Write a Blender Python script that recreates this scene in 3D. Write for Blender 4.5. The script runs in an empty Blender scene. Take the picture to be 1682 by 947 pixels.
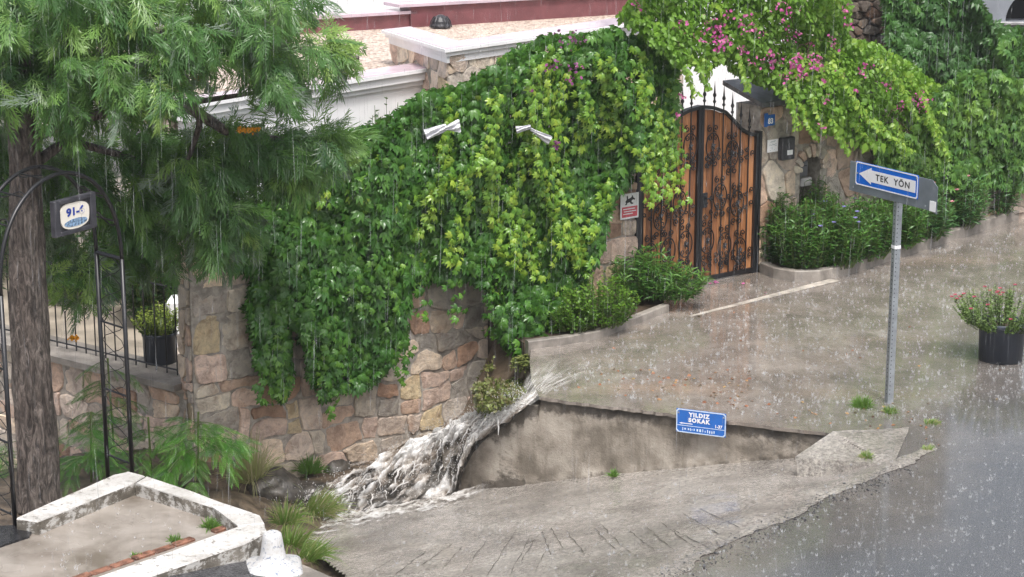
import bpy, math, random
import numpy as np
from mathutils import Vector, Matrix
rng = np.random.default_rng(7)
random.seed(7)
SC = bpy.context.scene
COL = SC.collection
R = math.radians

# ------------------------------------------------------------------ camera maths
F = 3270.0; H = 6.2; TH = R(13.7)
st, ct = math.sin(TH), math.cos(TH)
CAM = np.array([0.0, 0.0, H])
FWD = np.array([0, ct, -st]); UP = np.array([0, st, ct]); RT = np.array([1.0, 0, 0])
def ray(u, v):
    u = np.asarray(u, float); v = np.asarray(v, float)
    return FWD + ((u - 841) / F)[..., None] * RT + ((473.5 - v) / F)[..., None] * UP
def Pz(u, v, z=0.0):
    d = ray(u, v); return CAM + d * ((z - H) / d[..., 2])[..., None]
def Py(u, v, y):
    d = ray(u, v); return CAM + d * (y / d[..., 1])[..., None]
def Pp(u, v, p, n):
    d = ray(u, v); t = np.dot(np.asarray(p) - CAM, n) / (d @ np.asarray(n)); return CAM + d * np.asarray(t)[..., None]
# garden wall frame: s along the wall (to the right and away), n towards the street
AW = R(52)
C0 = Pz(1143, 465, 0.0)
w = np.array([math.sin(AW), math.cos(AW), 0]); nv = np.array([math.cos(AW), -math.sin(AW), 0]); ZZ = np.array([0, 0, 1.0])
def W(s, n, z):
    return C0 + np.multiply.outer(np.asarray(s, float), w) + np.multiply.outer(np.asarray(n, float), nv) + np.multiply.outer(np.asarray(z, float), ZZ)
def Pw(u, v, n=0.0):
    u = np.asarray(u, float); n = np.asarray(n, float) + 0 * u
    d = ray(u, v); t = ((C0 - CAM) @ nv + n) / (d @ nv); return CAM + d * t[..., None]
def wall_sz(p):
    q = np.asarray(p) - C0; return q @ w, q @ nv, q[..., 2]

# ------------------------------------------------------------------ numeric noise
def _h(i):
    x = np.sin(i[..., 0] * 127.1 + i[..., 1] * 311.7 + i[..., 2] * 74.7) * 43758.5453
    return x - np.floor(x)
def vnoise(p):
    p = np.asarray(p, float); i = np.floor(p); f = p - i; f = f * f * (3 - 2 * f); r = 0
    for a in (0, 1):
        for b in (0, 1):
            for c in (0, 1):
                wt = (f[..., 0] if a else 1 - f[..., 0]) * (f[..., 1] if b else 1 - f[..., 1]) * (f[..., 2] if c else 1 - f[..., 2])
                r = r + wt * _h(i + np.array([a, b, c]))
    return r
def fbm(p, o=4):
    p = np.asarray(p, float); s = 0; a = .5; t = 0
    for k in range(o):
        s = s + a * vnoise(p + 17.3 * k); t += a; p = p * 2.03; a *= .5
    return s / t
def fb2(x, y, sc=1.0, o=4, seed=0.0):
    x, y = np.broadcast_arrays(np.asarray(x, float), np.asarray(y, float))
    return fbm(np.stack([x * sc, y * sc, np.full_like(x, seed)], -1), o)

# ------------------------------------------------------------------ mesh building
class MB:
    """collects geometry; build() links it as ONE object"""
    def __init__(s): s.v = []; s.f = []; s.n = 0; s.c = []; s.mi = []
    def add(s, V, Fc, col=None, mi=0):
        V = np.asarray(V, float).reshape(-1, 3)
        for f in Fc:
            s.f.append(tuple(int(i) + s.n for i in f)); s.mi.append(mi)
        s.v.append(V); s.n += len(V)
        if col is None: col = (0, 0, 0, 1)
        col = np.asarray(col, float)
        if col.ndim == 0: col = np.array([col, col, col, 1.0])
        if col.ndim == 1:
            col = np.tile(np.append(col[:3], 1.0), (len(V), 1))
        s.c.append(col)
        return s
    def box(s, lo, hi, col=None, M=None, bev=0.0, mi=0):
        x0, y0, z0 = lo; x1, y1, z1 = hi
        if bev <= 0:
            V = np.array([[x0,y0,z0],[x1,y0,z0],[x1,y1,z0],[x0,y1,z0],[x0,y0,z1],[x1,y0,z1],[x1,y1,z1],[x0,y1,z1]], float)
            Fc = [(3,2,1,0),(4,5,6,7),(0,1,5,4),(1,2,6,5),(2,3,7,6),(3,0,4,7)]
        else:
            b = bev; V = []; Fc = []
            def rect(x0,y0,x1,y1,z,i): return [[x0+i,y0,z],[x1-i,y0,z],[x1,y0+i,z],[x1,y1-i,z],[x1-i,y1,z],[x0+i,y1,z],[x0,y1-i,z],[x0,y0+i,z]]
            V += rect(x0+b,y0+b,x1-b,y1-b,z0,b*.4) + rect(x0,y0,x1,y1,z0+b,b) + rect(x0,y0,x1,y1,z1-b,b) + rect(x0+b,y0+b,x1-b,y1-b,z1,b*.4)
            V = np.array(V, float)
            Fc = [tuple(range(7,-1,-1)), tuple(range(24,32))]
            for k in range(3):
                for j in range(8): Fc.append((k*8+j, k*8+(j+1)%8, k*8+8+(j+1)%8, k*8+8+j))
        if M is not None: V = xf(M, V)
        return s.add(V, Fc, col, mi)
    def tube(s, pts, r, k=6, col=None, cap=True, closed=False, mi=0):
        P = np.asarray(pts, float); n = len(P); rr = np.broadcast_to(np.asarray(r, float), (n,))
        if closed: T = np.roll(P, -1, 0) - np.roll(P, 1, 0)
        else: T = np.gradient(P, axis=0)
        T /= np.linalg.norm(T, axis=1)[:, None] + 1e-12
        a = np.array([0, 0, 1.0]) if abs(T[0][2]) < .9 else np.array([1.0, 0, 0])
        N = np.cross(T[0], a); N /= np.linalg.norm(N); V = []
        ang = np.arange(k) * 2 * math.pi / k
        for i in range(n):
            N = N - T[i] * (N @ T[i]); N /= np.linalg.norm(N) + 1e-12
            B = np.cross(T[i], N)
            V.append(P[i] + rr[i] * (np.cos(ang)[:, None] * N + np.sin(ang)[:, None] * B))
        Fc = []
        for i in range(n if closed else n - 1):
            i2 = (i + 1) % n
            for j in range(k): Fc.append((i*k+j, i*k+(j+1)%k, i2*k+(j+1)%k, i2*k+j))
        if cap and not closed: Fc += [tuple(range(k-1,-1,-1)), tuple(range((n-1)*k, n*k))]
        return s.add(np.concatenate(V), Fc, col, mi)
    def lathe(s, prof, k=24, c=(0,0,0), col=None, cap=False, mi=0):
        ang = np.arange(k) * 2 * math.pi / k; V = []; Fc = []
        for r_, z_ in prof:
            V.append(np.stack([c[0] + r_*np.cos(ang), c[1] + r_*np.sin(ang), np.full(k, c[2] + z_)], -1))
        for i in range(len(prof) - 1):
            for j in range(k): Fc.append((i*k+j, i*k+(j+1)%k, (i+1)*k+(j+1)%k, (i+1)*k+j))
        if cap: Fc += [tuple(range(k-1,-1,-1)), tuple(range((len(prof)-1)*k, len(prof)*k))]
        return s.add(np.concatenate(V), Fc, col, mi)
    def prism(s, poly, y0, y1, col=None, M=None, mi=0):
        """polygon in local x,z extruded from y0 to y1 (y0 faces the viewer)"""
        P = np.asarray(poly, float); n = len(P)
        V = np.concatenate([np.stack([P[:,0], np.full(n,y0), P[:,1]], -1), np.stack([P[:,0], np.full(n,y1), P[:,1]], -1)])
        Fc = [tuple(range(n)), tuple(range(2*n-1, n-1, -1))] + [(i, n+i, n+(i+1)%n, (i+1)%n) for i in range(n)]
        if M is not None: V = xf(M, V)
        return s.add(V, Fc, col, mi)
    def slab(s, poly, z0, z1, col=None, mi=0):
        """plan polygon (x,y[,ztop]) extruded vertically"""
        P = np.asarray(poly, float); n = len(P)
        zt = P[:,2] if P.shape[1] > 2 else np.full(n, z1)
        if P.shape[1] > 2 and z1 is not None: zt = zt + z1
        V = np.concatenate([np.stack([P[:,0], P[:,1], np.full(n,z0)], -1), np.stack([P[:,0], P[:,1], zt], -1)])
        Fc = [tuple(range(n-1,-1,-1)), tuple(range(n, 2*n))] + [(i, (i+1)%n, n+(i+1)%n, n+i) for i in range(n)]
        return s.add(V, Fc, col, mi)
    def grid(s, V, nu, nvv, col=None, keep=None, mi=0):
        Fc = []
        for i in range(nu - 1):
            for j in range(nvv - 1):
                if keep is None or keep[i, j]: Fc.append((i*nvv+j, (i+1)*nvv+j, (i+1)*nvv+j+1, i*nvv+j+1))
        return s.add(V, Fc, col, mi)
    def build(s, name, mat, parent=None, origin=None, smooth=False, fixn=False):
        V = np.concatenate(s.v) if s.v else np.zeros((0, 3))
        if origin is not None: V = V - np.asarray(origin, float)
        me = bpy.data.meshes.new(name)
        me.from_pydata(V.tolist(), [], s.f)
        mats = mat if isinstance(mat, (list, tuple)) else [mat]
        for m in mats: me.materials.append(m)
        if len(mats) > 1: me.polygons.foreach_set('material_index', s.mi)
        ca = me.attributes.new('col', 'FLOAT_COLOR', 'POINT')
        ca.data.foreach_set('color', np.concatenate(s.c).astype(np.float32).ravel())
        if smooth: me.polygons.foreach_set('use_smooth', [True] * len(me.polygons))
        me.update(); me.validate()
        if fixn:
            import bmesh
            b = bmesh.new(); b.from_mesh(me); bmesh.ops.recalc_face_normals(b, faces=b.faces); b.to_mesh(me); b.free()
        o = bpy.data.objects.new(name, me); COL.objects.link(o)
        if origin is not None: o.location = Vector(origin)
        if parent is not None:
            o.parent = parent
            if origin is not None: o.location = Vector(origin) - parent.location
        return o
def xf(M, V):
    M = np.array(M); return V @ M[:3,:3].T + M[:3,3]
def frame(o, x, y, z):
    M = np.eye(4); M[:3,0] = x; M[:3,1] = y; M[:3,2] = z; M[:3,3] = o; return M
def tri_mesh(name, V, T, tint, mat, parent=None, origin=None, smooth=False):
    """large triangle soups (foliage) through foreach_set"""
    V = np.asarray(V, np.float32); T = np.asarray(T, np.int32)
    if origin is not None: V = V - np.asarray(origin, np.float32)
    me = bpy.data.meshes.new(name); me.vertices.add(len(V)); me.vertices.foreach_set('co', V.ravel())
    me.loops.add(len(T) * 3); me.loops.foreach_set('vertex_index', T.ravel())
    me.polygons.add(len(T)); me.polygons.foreach_set('loop_start', np.arange(len(T), dtype=np.int32) * 3)
    me.materials.append(mat)
    a = me.attributes.new('tint', 'FLOAT', 'POINT'); a.data.foreach_set('value', np.asarray(tint, np.float32))
    if smooth: me.polygons.foreach_set('use_smooth', np.ones(len(T), bool))
    me.update(calc_edges=True)
    o = bpy.data.objects.new(name, me); COL.objects.link(o)
    if origin is not None: o.location = Vector(origin)
    if parent is not None:
        o.parent = parent
        if origin is not None: o.location = Vector(origin) - parent.location
    return o
def unit(a): a = np.asarray(a, float); return a / (np.linalg.norm(a, axis=-1, keepdims=True) + 1e-12)
def leaf_frames(nrm, tip):
    y = unit(tip); z = np.asarray(nrm, float); z = unit(z - y * (z * y).sum(-1, keepdims=True)); x = np.cross(y, z)
    return np.stack([x, y, z], -1)          # columns
def scatter(tv, tf, pos, Rm, sc):
    n = len(pos); k = len(tv)
    V = np.einsum('nij,kj->nki', Rm, tv) * np.asarray(sc).reshape(-1, 1, 1) + pos[:, None, :]
    T = (tf[None] + (np.arange(n) * k)[:, None, None]).reshape(-1, 3)
    return V.reshape(-1, 3), T
class Soup:
    def __init__(s): s.V = []; s.T = []; s.t = []; s.n = 0
    def add(s, tpl, pos, nrm, tip, sc, tint):
        if len(pos) == 0: return
        V, T = scatter(tpl[0], tpl[1], np.asarray(pos), leaf_frames(nrm, tip), sc)
        s.V.append(V); s.T.append(T + s.n); s.n += len(V); s.t.append(np.repeat(np.broadcast_to(tint, (len(pos),)), len(tpl[0])))
    def build(s, name, mat, parent=None, origin=None, smooth=False):
        return tri_mesh(name, np.concatenate(s.V), np.concatenate(s.T), np.concatenate(s.t), mat, parent, origin, smooth)

# ------------------------------------------------------------------ leaf templates (y to the tip, z out of the upper face)
def leaflet(L=1., wd=.4, droop=.25, fold=.12, base=(0,0,0), ang=0., peak=.45):
    ys = [0, .22, peak, .78, 1.0]; ws = [0.0, .72, 1.0, .55, 0.0]
    V = [[0,0,0]]; T = []
    for y, q in zip(ys[1:4], ws[1:4]):
        zc = -droop*y*y
        V += [[-wd/2*q, y, zc+fold*q*wd], [0, y, zc], [wd/2*q, y, zc+fold*q*wd]]
    V += [[0, 1.0, -droop]]
    T += [(0,2,1),(0,3,2)]
    for a in (1, 4): T += [(a,a+1,a+4),(a,a+4,a+3),(a+1,a+2,a+5),(a+1,a+5,a+4)]
    T += [(7,8,10),(8,9,10)]
    V = np.array(V, float) * L; c, s_ = math.cos(ang), math.sin(ang)
    V = np.stack([V[:,0]*c + V[:,1]*s_, -V[:,0]*s_ + V[:,1]*c, V[:,2]], -1) + np.array(base)
    return V, np.array(T)
def join(parts):
    V = []; T = []; n = 0
    for v, t in parts: V.append(v); T.append(t + n); n += len(v)
    return np.concatenate(V), np.concatenate(T)
CREEPER = join([leaflet(L, .47, .45, .14, (0,0,0), R(a)) for a, L in ((-76,.68),(-38,.92),(0,1.0),(38,.92),(76,.68))])
OVATE = leaflet(1, .72, .22, .12, peak=.4)
LANCE = leaflet(1, .20, .35, .25, peak=.5)
LANCE_W = leaflet(1, .28, .3, .2, peak=.5)
PETAL = leaflet(1, .8, -.25, .15, peak=.55)
def make_frond(npair=9, side=2, droop=.5, spread=.34, pw=.062, sw=.05, a0=50, a1=24, seed=1, jit=0.0):
    parts = []; jr = np.random.default_rng(int(seed))
    def thin(p0, p1, wd):
        p0 = np.array(p0, float); p1 = np.array(p1, float); d = p1 - p0; q = np.array([d[1], -d[0], 0]); q = q/(np.linalg.norm(q)+1e-9)*wd/2; m = p0 + d*.45
        return np.array([p0, m + q, p1, m - q]), np.array([(0,1,2),(0,2,3)])
    def cz(p): return [p[0], p[1], -droop*(p[1]**2)*.6 - .35*abs(p[0])**1.5]
    parts.append(thin(cz((0,0)), cz((0,.5)), .02)); parts.append(thin(cz((0,.45)), cz((0,1.0)), .02))
    for i in range(npair):
        t = .12 + .8*i/(npair-1); L = spread*(math.sin(math.pi*(.18+.74*t)))**.8
        for sgn in (-1, 1):
            a = R(a0 - a1*t + jit*jr.normal()*9); L = L*(1 + jit*jr.normal()*.16); b = np.array([0, t]); d = np.array([sgn*math.sin(a), math.cos(a)])
            tipp = b + d*L; mid_ = b + d*L*.55; parts.append(thin(cz(b), cz(mid_ + d*L*.08), pw)); q_ = cz(tipp); q_[2] -= L*.16; parts.append(thin(cz(mid_ - d*L*.12), q_, pw))
            for k in range(side):
                q = .35 + .3*k; bb = b + d*L*q
                for s2 in (-1, 1):
                    a2 = a + s2*R(38); dd = np.array([sgn*math.sin(a2), math.cos(a2)])
                    parts.append(thin(cz(bb), cz(bb + dd*L*(.50-.12*k)), sw))
    parts.append(thin(cz((0,.93)), cz((0,1.12)), .045))
    return join(parts)
FRONDS = [make_frond(8, 1, .5, .46, .042, .036, seed=1, jit=1.), make_frond(7, 1, .9, .52, .042, .036, 44, 20, seed=2, jit=1.), make_frond(9, 1, 1.3, .42, .040, .034, seed=3, jit=1.), make_frond(7, 1, .3, .52, .044, .038, 40, 18, seed=4, jit=1.), make_frond(8, 1, 1.6, .46, .042, .036, 54, 24, seed=5, jit=1.2)]
EVENFROND = make_frond(13, 0, .6, .22, .030, .02, 62, 22)

# ------------------------------------------------------------------ materials
def mat_new(name):
    m = bpy.data.materials.new(name); m.use_nodes = True; nt = m.node_tree; nt.nodes.clear()
    out = nt.nodes.new('ShaderNodeOutputMaterial'); b = nt.nodes.new('ShaderNodeBsdfPrincipled')
    nt.links.new(b.outputs[0], out.inputs[0]); return m, nt, b, out
def N(nt, typ, **kw):
    n = nt.nodes.new(typ)
    for k, v in kw.items():
        if k.startswith('_'): setattr(n, k[1:], v)
        else: n.inputs[k.replace('_', ' ')].default_value = v
    return n
def ramp(nt, fac, stops, interp='LINEAR'):
    r = nt.nodes.new('ShaderNodeValToRGB'); cr = r.color_ramp; cr.interpolation = interp
    while len(cr.elements) > 1: cr.elements.remove(cr.elements[-1])
    cr.elements[0].position = stops[0][0]; cr.elements[0].color = tuple(stops[0][1]) + (1,) if len(stops[0][1]) == 3 else stops[0][1]
    for p, c in stops[1:]:
        e = cr.elements.new(p); e.color = tuple(c) + (1,) if len(c) == 3 else c
    nt.links.new(fac, r.inputs[0]); return r.outputs[0]
def mix(nt, fac, a, b, mode='MIX'):
    m = nt.nodes.new('ShaderNodeMix'); m.data_type = 'RGBA'; m.blend_type = mode
    for sock, val in ((m.inputs[0], fac), (m.inputs[6], a), (m.inputs[7], b)):
        if hasattr(val, 'is_linked') or isinstance(val, bpy.types.NodeSocket): nt.links.new(val, sock)
        else: sock.default_value = val if not isinstance(val, tuple) else (tuple(val) + (1,))[:4]
    return m.outputs[2]
def math_(nt, op, a, b=None, c=None, clamp=False):
    m = nt.nodes.new('ShaderNodeMath'); m.operation = op; m.use_clamp = clamp
    for i, val in enumerate((a, b, c)):
        if val is None: continue
        if isinstance(val, bpy.types.NodeSocket): nt.links.new(val, m.inputs[i])
        else: m.inputs[i].default_value = val
    return m.outputs[0]
def coord(nt, scale=None, kind='Object'):
    t = nt.nodes.new('ShaderNodeTexCoord'); o = t.outputs[kind]
    if scale is not None:
        mp = nt.nodes.new('ShaderNodeMapping'); mp.inputs['Scale'].default_value = scale; nt.links.new(o, mp.inputs[0]); o = mp.outputs[0]
    return o
def noise(nt, co, scale, detail=4, rough=.55, dist=0.0, out='Fac'):
    n = N(nt, 'ShaderNodeTexNoise', Scale=scale, Detail=detail, Roughness=rough, Distortion=dist); nt.links.new(co, n.inputs['Vector']); return n.outputs[out]
def bump(nt, bs, h, strength=.5, dist=.02, prev=None):
    b = N(nt, 'ShaderNodeBump', Strength=strength, Distance=dist); nt.links.new(h, b.inputs['Height'])
    if prev is not None: nt.links.new(prev, b.inputs['Normal'])
    if bs is not None: nt.links.new(b.outputs[0], bs.inputs['Normal'])
    return b.outputs[0]
def simple(name, c, rough=.5, metal=0., var=.15, scale=6., bmp=.0, bscale=40., spec=.5, coat=0.):
    m, nt, b, o = mat_new(name); co = coord(nt)
    nz = noise(nt, co, scale, 5)
    nt.links.new(ramp(nt, nz, [(.38, tuple(x*(1-var) for x in c)), (.62, tuple(min(1, x*(1+var)) for x in c))]), b.inputs['Base Color'])
    b.inputs['Roughness'].default_value = rough; b.inputs['Metallic'].default_value = metal; b.inputs['Specular IOR Level'].default_value = spec
    b.inputs['Coat Weight'].default_value = coat; b.inputs['Coat Roughness'].default_value = .1
    if bmp > 0: bump(nt, b, noise(nt, co, bscale, 5), bmp, .01)
    return m
def leaf_mat(name, stops, rough=.38, trans=.3, back=None, spec=.5):
    m, nt, b, o = mat_new(name); at = nt.nodes.new('ShaderNodeAttribute'); at.attribute_name = 'tint'
    nz = noise(nt, coord(nt), 9, 2); f = math_(nt, 'ADD', at.outputs['Fac'], math_(nt, 'MULTIPLY', math_(nt, 'SUBTRACT', nz, .5), .25), clamp=True)
    c = ramp(nt, f, stops)
    if back is not None:
        g = nt.nodes.new('ShaderNodeNewGeometry'); c = mix(nt, g.outputs['Backfacing'], c, back)
    nt.links.new(c, b.inputs['Base Color']); b.inputs['Roughness'].default_value = rough; b.inputs['Specular IOR Level'].default_value = spec
    t = nt.nodes.new('ShaderNodeBsdfTranslucent'); nt.links.new(mix(nt, .5, c, (.25, .45, .03)), t.inputs[0])
    mx = nt.nodes.new('ShaderNodeMixShader'); mx.inputs[0].default_value = trans
    nt.links.new(b.outputs[0], mx.inputs[1]); nt.links.new(t.outputs[0], mx.inputs[2]); nt.links.new(mx.outputs[0], o.inputs[0])
    return m

# ------------------------------------------------------------------ object naming
def tag(o, label=None, cat=None, group=None, kind=None):
    if label: o['label'] = label
    if cat: o['category'] = cat
    if group: o['group'] = group
    if kind: o['kind'] = kind
    return o
def thing(name, loc, label, cat, group=None, M=None):
    o = bpy.data.objects.new(name, None); COL.objects.link(o); o.empty_display_size = .1
    if M is not None: o.matrix_world = Matrix(np.asarray(M).tolist())
    else: o.location = Vector(loc)
    bpy.context.view_layer.update()
    return tag(o, label, cat, group)
def local(parent, o):
    """geometry was written in the parent's local frame"""
    o.parent = parent; return o
def text_mesh(body, size, mat, parent, x, z, y=-.004, depth=.001, bold=.0, align='CENTER', name='lettering', sx=1.0, spacing=1.0):
    cu = bpy.data.curves.new('t', 'FONT'); cu.body = body; cu.size = size; cu.align_x = align; cu.align_y = 'CENTER'; cu.extrude = depth; cu.offset = bold; cu.space_character = spacing
    ob = bpy.data.objects.new('t', cu); COL.objects.link(ob); bpy.context.view_layer.update()
    me = bpy.data.meshes.new_from_object(ob.evaluated_get(bpy.context.evaluated_depsgraph_get()))
    COL.objects.unlink(ob); bpy.data.objects.remove(ob); bpy.data.curves.remove(cu)
    V = np.array([v.co[:] for v in me.vertices]); V2 = np.stack([x + V[:,0]*sx, y - V[:,2], z + V[:,1]], -1)
    me.vertices.foreach_set('co', V2.astype(np.float32).ravel()); me.materials.clear(); me.materials.append(mat); me.update(); me.name = name
    o = bpy.data.objects.new(name, me); COL.objects.link(o); o.parent = parent; return o
def in_poly(u, v, poly):
    P = np.asarray(poly, float); c = np.zeros(np.shape(u), bool); j = len(P) - 1
    for i in range(len(P)):
        cond = ((P[i,1] > v) != (P[j,1] > v)) & (u < (P[j,0]-P[i,0])*(v-P[i,1])/(P[j,1]-P[i,1]+1e-12) + P[i,0]); c ^= cond; j = i
    return c
def sample_poly(poly, n):
    P = np.asarray(poly, float); lo = P.min(0); hi = P.max(0); out = np.zeros((0, 2))
    while len(out) < n:
        q = lo + rng.random((n*2, 2))*(hi - lo); out = np.concatenate([out, q[in_poly(q[:,0], q[:,1], P)]])
    return out[:n]
def smooth_noise_line(n, amp, sc, seed): return amp*(fb2(np.arange(n)*sc, 0, 1, 3, seed) - .5)*2
EXPO = 0.84; RAIN_N = 11000; HAZE = 0.0006; DENOISE = True; SUN = (62,165,1.5,.12)
# ================================================================== MATERIALS OF THE SETTING
def mk_street():
    m, nt, b, o = mat_new('wet_street'); co = coord(nt); sep = nt.nodes.new('ShaderNodeSeparateXYZ'); nt.links.new(co, sep.inputs[0])
    # muddy concrete near the gate side, darker asphalt towards the main road (a real change of paving)
    k = math_(nt, 'ADD', math_(nt, 'MULTIPLY', sep.outputs[0], .60), math_(nt, 'MULTIPLY', sep.outputs[1], -.42))
    nz = noise(nt, co, .9, 5, .6)
    k = math_(nt, 'ADD', k, math_(nt, 'MULTIPLY', math_(nt, 'SUBTRACT', nz, .5), 2.0))
    asph = ramp(nt, math_(nt, 'MULTIPLY_ADD', k, .42, 2.95), [(.0, (0,0,0)), (1.0, (1,1,1))])
    st_co = coord(nt, (1.3, .85, 1)); big = noise(nt, st_co, 1.7, 8, .72, .3); mud = ramp(nt, big, [(.33, (.145,.124,.107)), (.5, (.248,.217,.190)), (.67, (.355,.318,.284))])
    orange = ramp(nt, noise(nt, coord(nt, (.35, 1.3, 1)), .8, 4), [(.55, (0,0,0)), (.75, (.6,.6,.6))]); mud = mix(nt, orange, mud, (.38,.28,.20))
    agg = noise(nt, co, 90, 3, .7); asc = ramp(nt, agg, [(.40, (.02,.02,.021)), (.60, (.125,.124,.124))])
    c = mix(nt, asph, mud, asc)
    # silt carried over the asphalt in bands
    silt = ramp(nt, noise(nt, coord(nt, (.5,1.6,1)), 1.6, 5), [(.45,(0,0,0)),(.7,(.45,.45,.45))]); c = mix(nt, math_(nt, 'MULTIPLY', silt, math_(nt, 'SUBTRACT', 1.15, asph, clamp=True)), c, (.19,.165,.14))
    nt.links.new(c, b.inputs['Base Color'])
    film = noise(nt, coord(nt, (1.2,.8,1)), 2.6, 6, .65)
    nt.links.new(ramp(nt, film, [(.42, (.02,.02,.02)), (.6, (.16,.16,.16))]), b.inputs['Roughness']); b.inputs['Coat Weight'].default_value = 1.0; b.inputs['Coat Roughness'].default_value = .09; b.inputs['IOR'].default_value = 1.33; b.inputs['Specular IOR Level'].default_value = .5
    rip = noise(nt, coord(nt, (1.2,.8,1)), 15, 5, .65, .3)
    v = N(nt, 'ShaderNodeTexVoronoi', Scale=5.5, Randomness=1.0); nt.links.new(co, v.inputs['Vector'])
    d = v.outputs['Distance']; ring = math_(nt, 'MULTIPLY', math_(nt, 'SINE', math_(nt, 'MULTIPLY', d, 55)), math_(nt, 'POWER', 2.718, math_(nt, 'MULTIPLY', d, -7)))
    fine = noise(nt, co, 60, 4, .7)
    h = math_(nt, 'ADD', math_(nt, 'MULTIPLY', rip, 1.0), math_(nt, 'ADD', math_(nt, 'MULTIPLY', ring, .10), math_(nt, 'MULTIPLY', fine, .22)))
    bump(nt, b, h, .5, .020); return m
M_STREET = mk_street()
def mk_ramp():
    m, nt, b, o = mat_new('grooved_concrete'); co = coord(nt)
    big = noise(nt, coord(nt, (1,1,1)), 1.1, 6, .65); c = ramp(nt, big, [(.36, (.20,.19,.178)), (.5, (.31,.295,.278)), (.64, (.42,.405,.385))])
    fine = noise(nt, co, 24, 6, .8); c = mix(nt, .75, c, ramp(nt, fine, [(.38, (.12,.11,.10)), (.5, (.46,.44,.42)), (.62, (.85,.83,.79))]), 'MULTIPLY')
    pits = N(nt, 'ShaderNodeTexVoronoi', Scale=15); nt.links.new(co, pits.inputs['Vector'])
    pit = ramp(nt, pits.outputs['Distance'], [(.06, (1,1,1)), (.16, (0,0,0))]); c = mix(nt, math_(nt, 'MULTIPLY', pit, .6), c, (.06,.05,.045))
    c = mix(nt, 1.0, c, (2.1,2.07,2.03), 'MULTIPLY')
    nt.links.new(c, b.inputs['Base Color'])
    nt.links.new(ramp(nt, noise(nt, coord(nt, (1.2,.8,1)), 1.7, 5), [(.42, (.06,.06,.06)), (.6, (.38,.38,.38))]), b.inputs['Roughness']); b.inputs['Coat Weight'].default_value = .4; b.inputs['Coat Roughness'].default_value = .1
    h = math_(nt, 'ADD', math_(nt, 'MULTIPLY', fine, .9), math_(nt, 'MULTIPLY', noise(nt, co, 9, 4), .6)); bump(nt, b, h, 1.0, .05); return m
M_RAMP = mk_ramp()
def mk_retain():
    m, nt, b, o = mat_new('stained_retaining_concrete'); co = coord(nt)
    base = ramp(nt, noise(nt, co, 2.3, 6, .6), [(.38, (.18,.155,.125)), (.5, (.30,.262,.218)), (.62, (.41,.366,.312))])
    at = nt.nodes.new('ShaderNodeAttribute'); at.attribute_name = 'col'; sp = nt.nodes.new('ShaderNodeSeparateColor'); nt.links.new(at.outputs['Color'], sp.inputs[0])
    k = math_(nt, 'ADD', sp.outputs[0], math_(nt, 'MULTIPLY', math_(nt, 'SUBTRACT', noise(nt, co, 11, 5, .7), .5), .9))
    dirt = ramp(nt, k, [(.42, (0,0,0)), (.62, (1,1,1))]); base = mix(nt, math_(nt, 'MULTIPLY', dirt, .85), base, (.055,.045,.035))
    drip = ramp(nt, noise(nt, coord(nt, (5,5,.35)), 3.0, 5, .6), [(.5, (0,0,0)), (.75, (.55,.55,.55))]); base = mix(nt, drip, base, (.12,.10,.075))
    nt.links.new(base, b.inputs['Base Color']); b.inputs['Roughness'].default_value = .45
    bump(nt, b, math_(nt, 'ADD', noise(nt, co, 45, 5, .7), math_(nt, 'MULTIPLY', dirt, .5)), .5, .02); return m
M_RETAIN = mk_retain()
def mk_stone():
    m, nt, b, o = mat_new('rubble_stone'); co = coord(nt); at = nt.nodes.new('ShaderNodeAttribute'); at.attribute_name = 'col'
    n1 = noise(nt, co, 7, 6, .65, .5); c = mix(nt, .7, at.outputs['Color'], ramp(nt, n1, [(.36, (.5,.45,.42)), (.5, (1,1,1)), (.64, (1.3,1.28,1.2))]), 'MULTIPLY')
    rust = ramp(nt, noise(nt, co, 3.7, 5, .6), [(.56, (0,0,0)), (.72, (.5,.5,.5))]); c = mix(nt, rust, c, (.33,.17,.09))
    lich = ramp(nt, noise(nt, co, 30, 4, .8), [(.58, (0,0,0)), (.7, (.6,.6,.6))]); c = mix(nt, lich, c, (.2,.18,.16))
    nt.links.new(c, b.inputs['Base Color']); b.inputs['Roughness'].default_value = .5
    h = math_(nt, 'ADD', math_(nt, 'MULTIPLY', noise(nt, co, 14, 6, .7), 1.0), math_(nt, 'MULTIPLY', noise(nt, co, 60, 4, .7), .35)); bump(nt, b, h, .9, .035); return m
M_STONE = mk_stone()
M_MORTAR = simple('mortar', (.34,.305,.265), .7, var=.3, scale=12, bmp=.7, bscale=50)
M_WHITE = simple('white_render', (.88,.88,.90), .5, var=.03, scale=3, bmp=.15, bscale=60)
M_PURPLE = simple('purple_paint', (.17,.062,.07), .3, var=.12, scale=4, bmp=.15)
M_LILAC = simple('lilac_wet_paint', (.50,.40,.46), .2, var=.14, scale=2)
def mk_kerbwhite():
    m, nt, b, o = mat_new('chipped_white_paint'); co = coord(nt)
    n1 = noise(nt, co, 11, 7, .75, .3); f = ramp(nt, n1, [(.37, (0,0,0)), (.42, (1,1,1))]); g = ramp(nt, noise(nt, co, 2.5, 5), [(.3, (.46,.445,.42)), (.6, (.66,.65,.635))])
    dr = ramp(nt, noise(nt, coord(nt, (7,7,.6)), 2.2, 6, .65), [(.50, (0,0,0)), (.68, (.6,.6,.6))]); sp_ = ramp(nt, noise(nt, co, 5.5, 7, .75), [(.55, (0,0,0)), (.72, (.7,.7,.7))]); g = mix(nt, dr, g, (.34,.31,.265)); g = mix(nt, sp_, g, (.30,.27,.23)); nt.links.new(mix(nt, f, (.22,.20,.175), g), b.inputs['Base Color']); b.inputs['Roughness'].default_value = .4
    bump(nt, b, math_(nt, 'ADD', noise(nt, co, 30, 5, .7), f), .5, .012); return m
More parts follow.
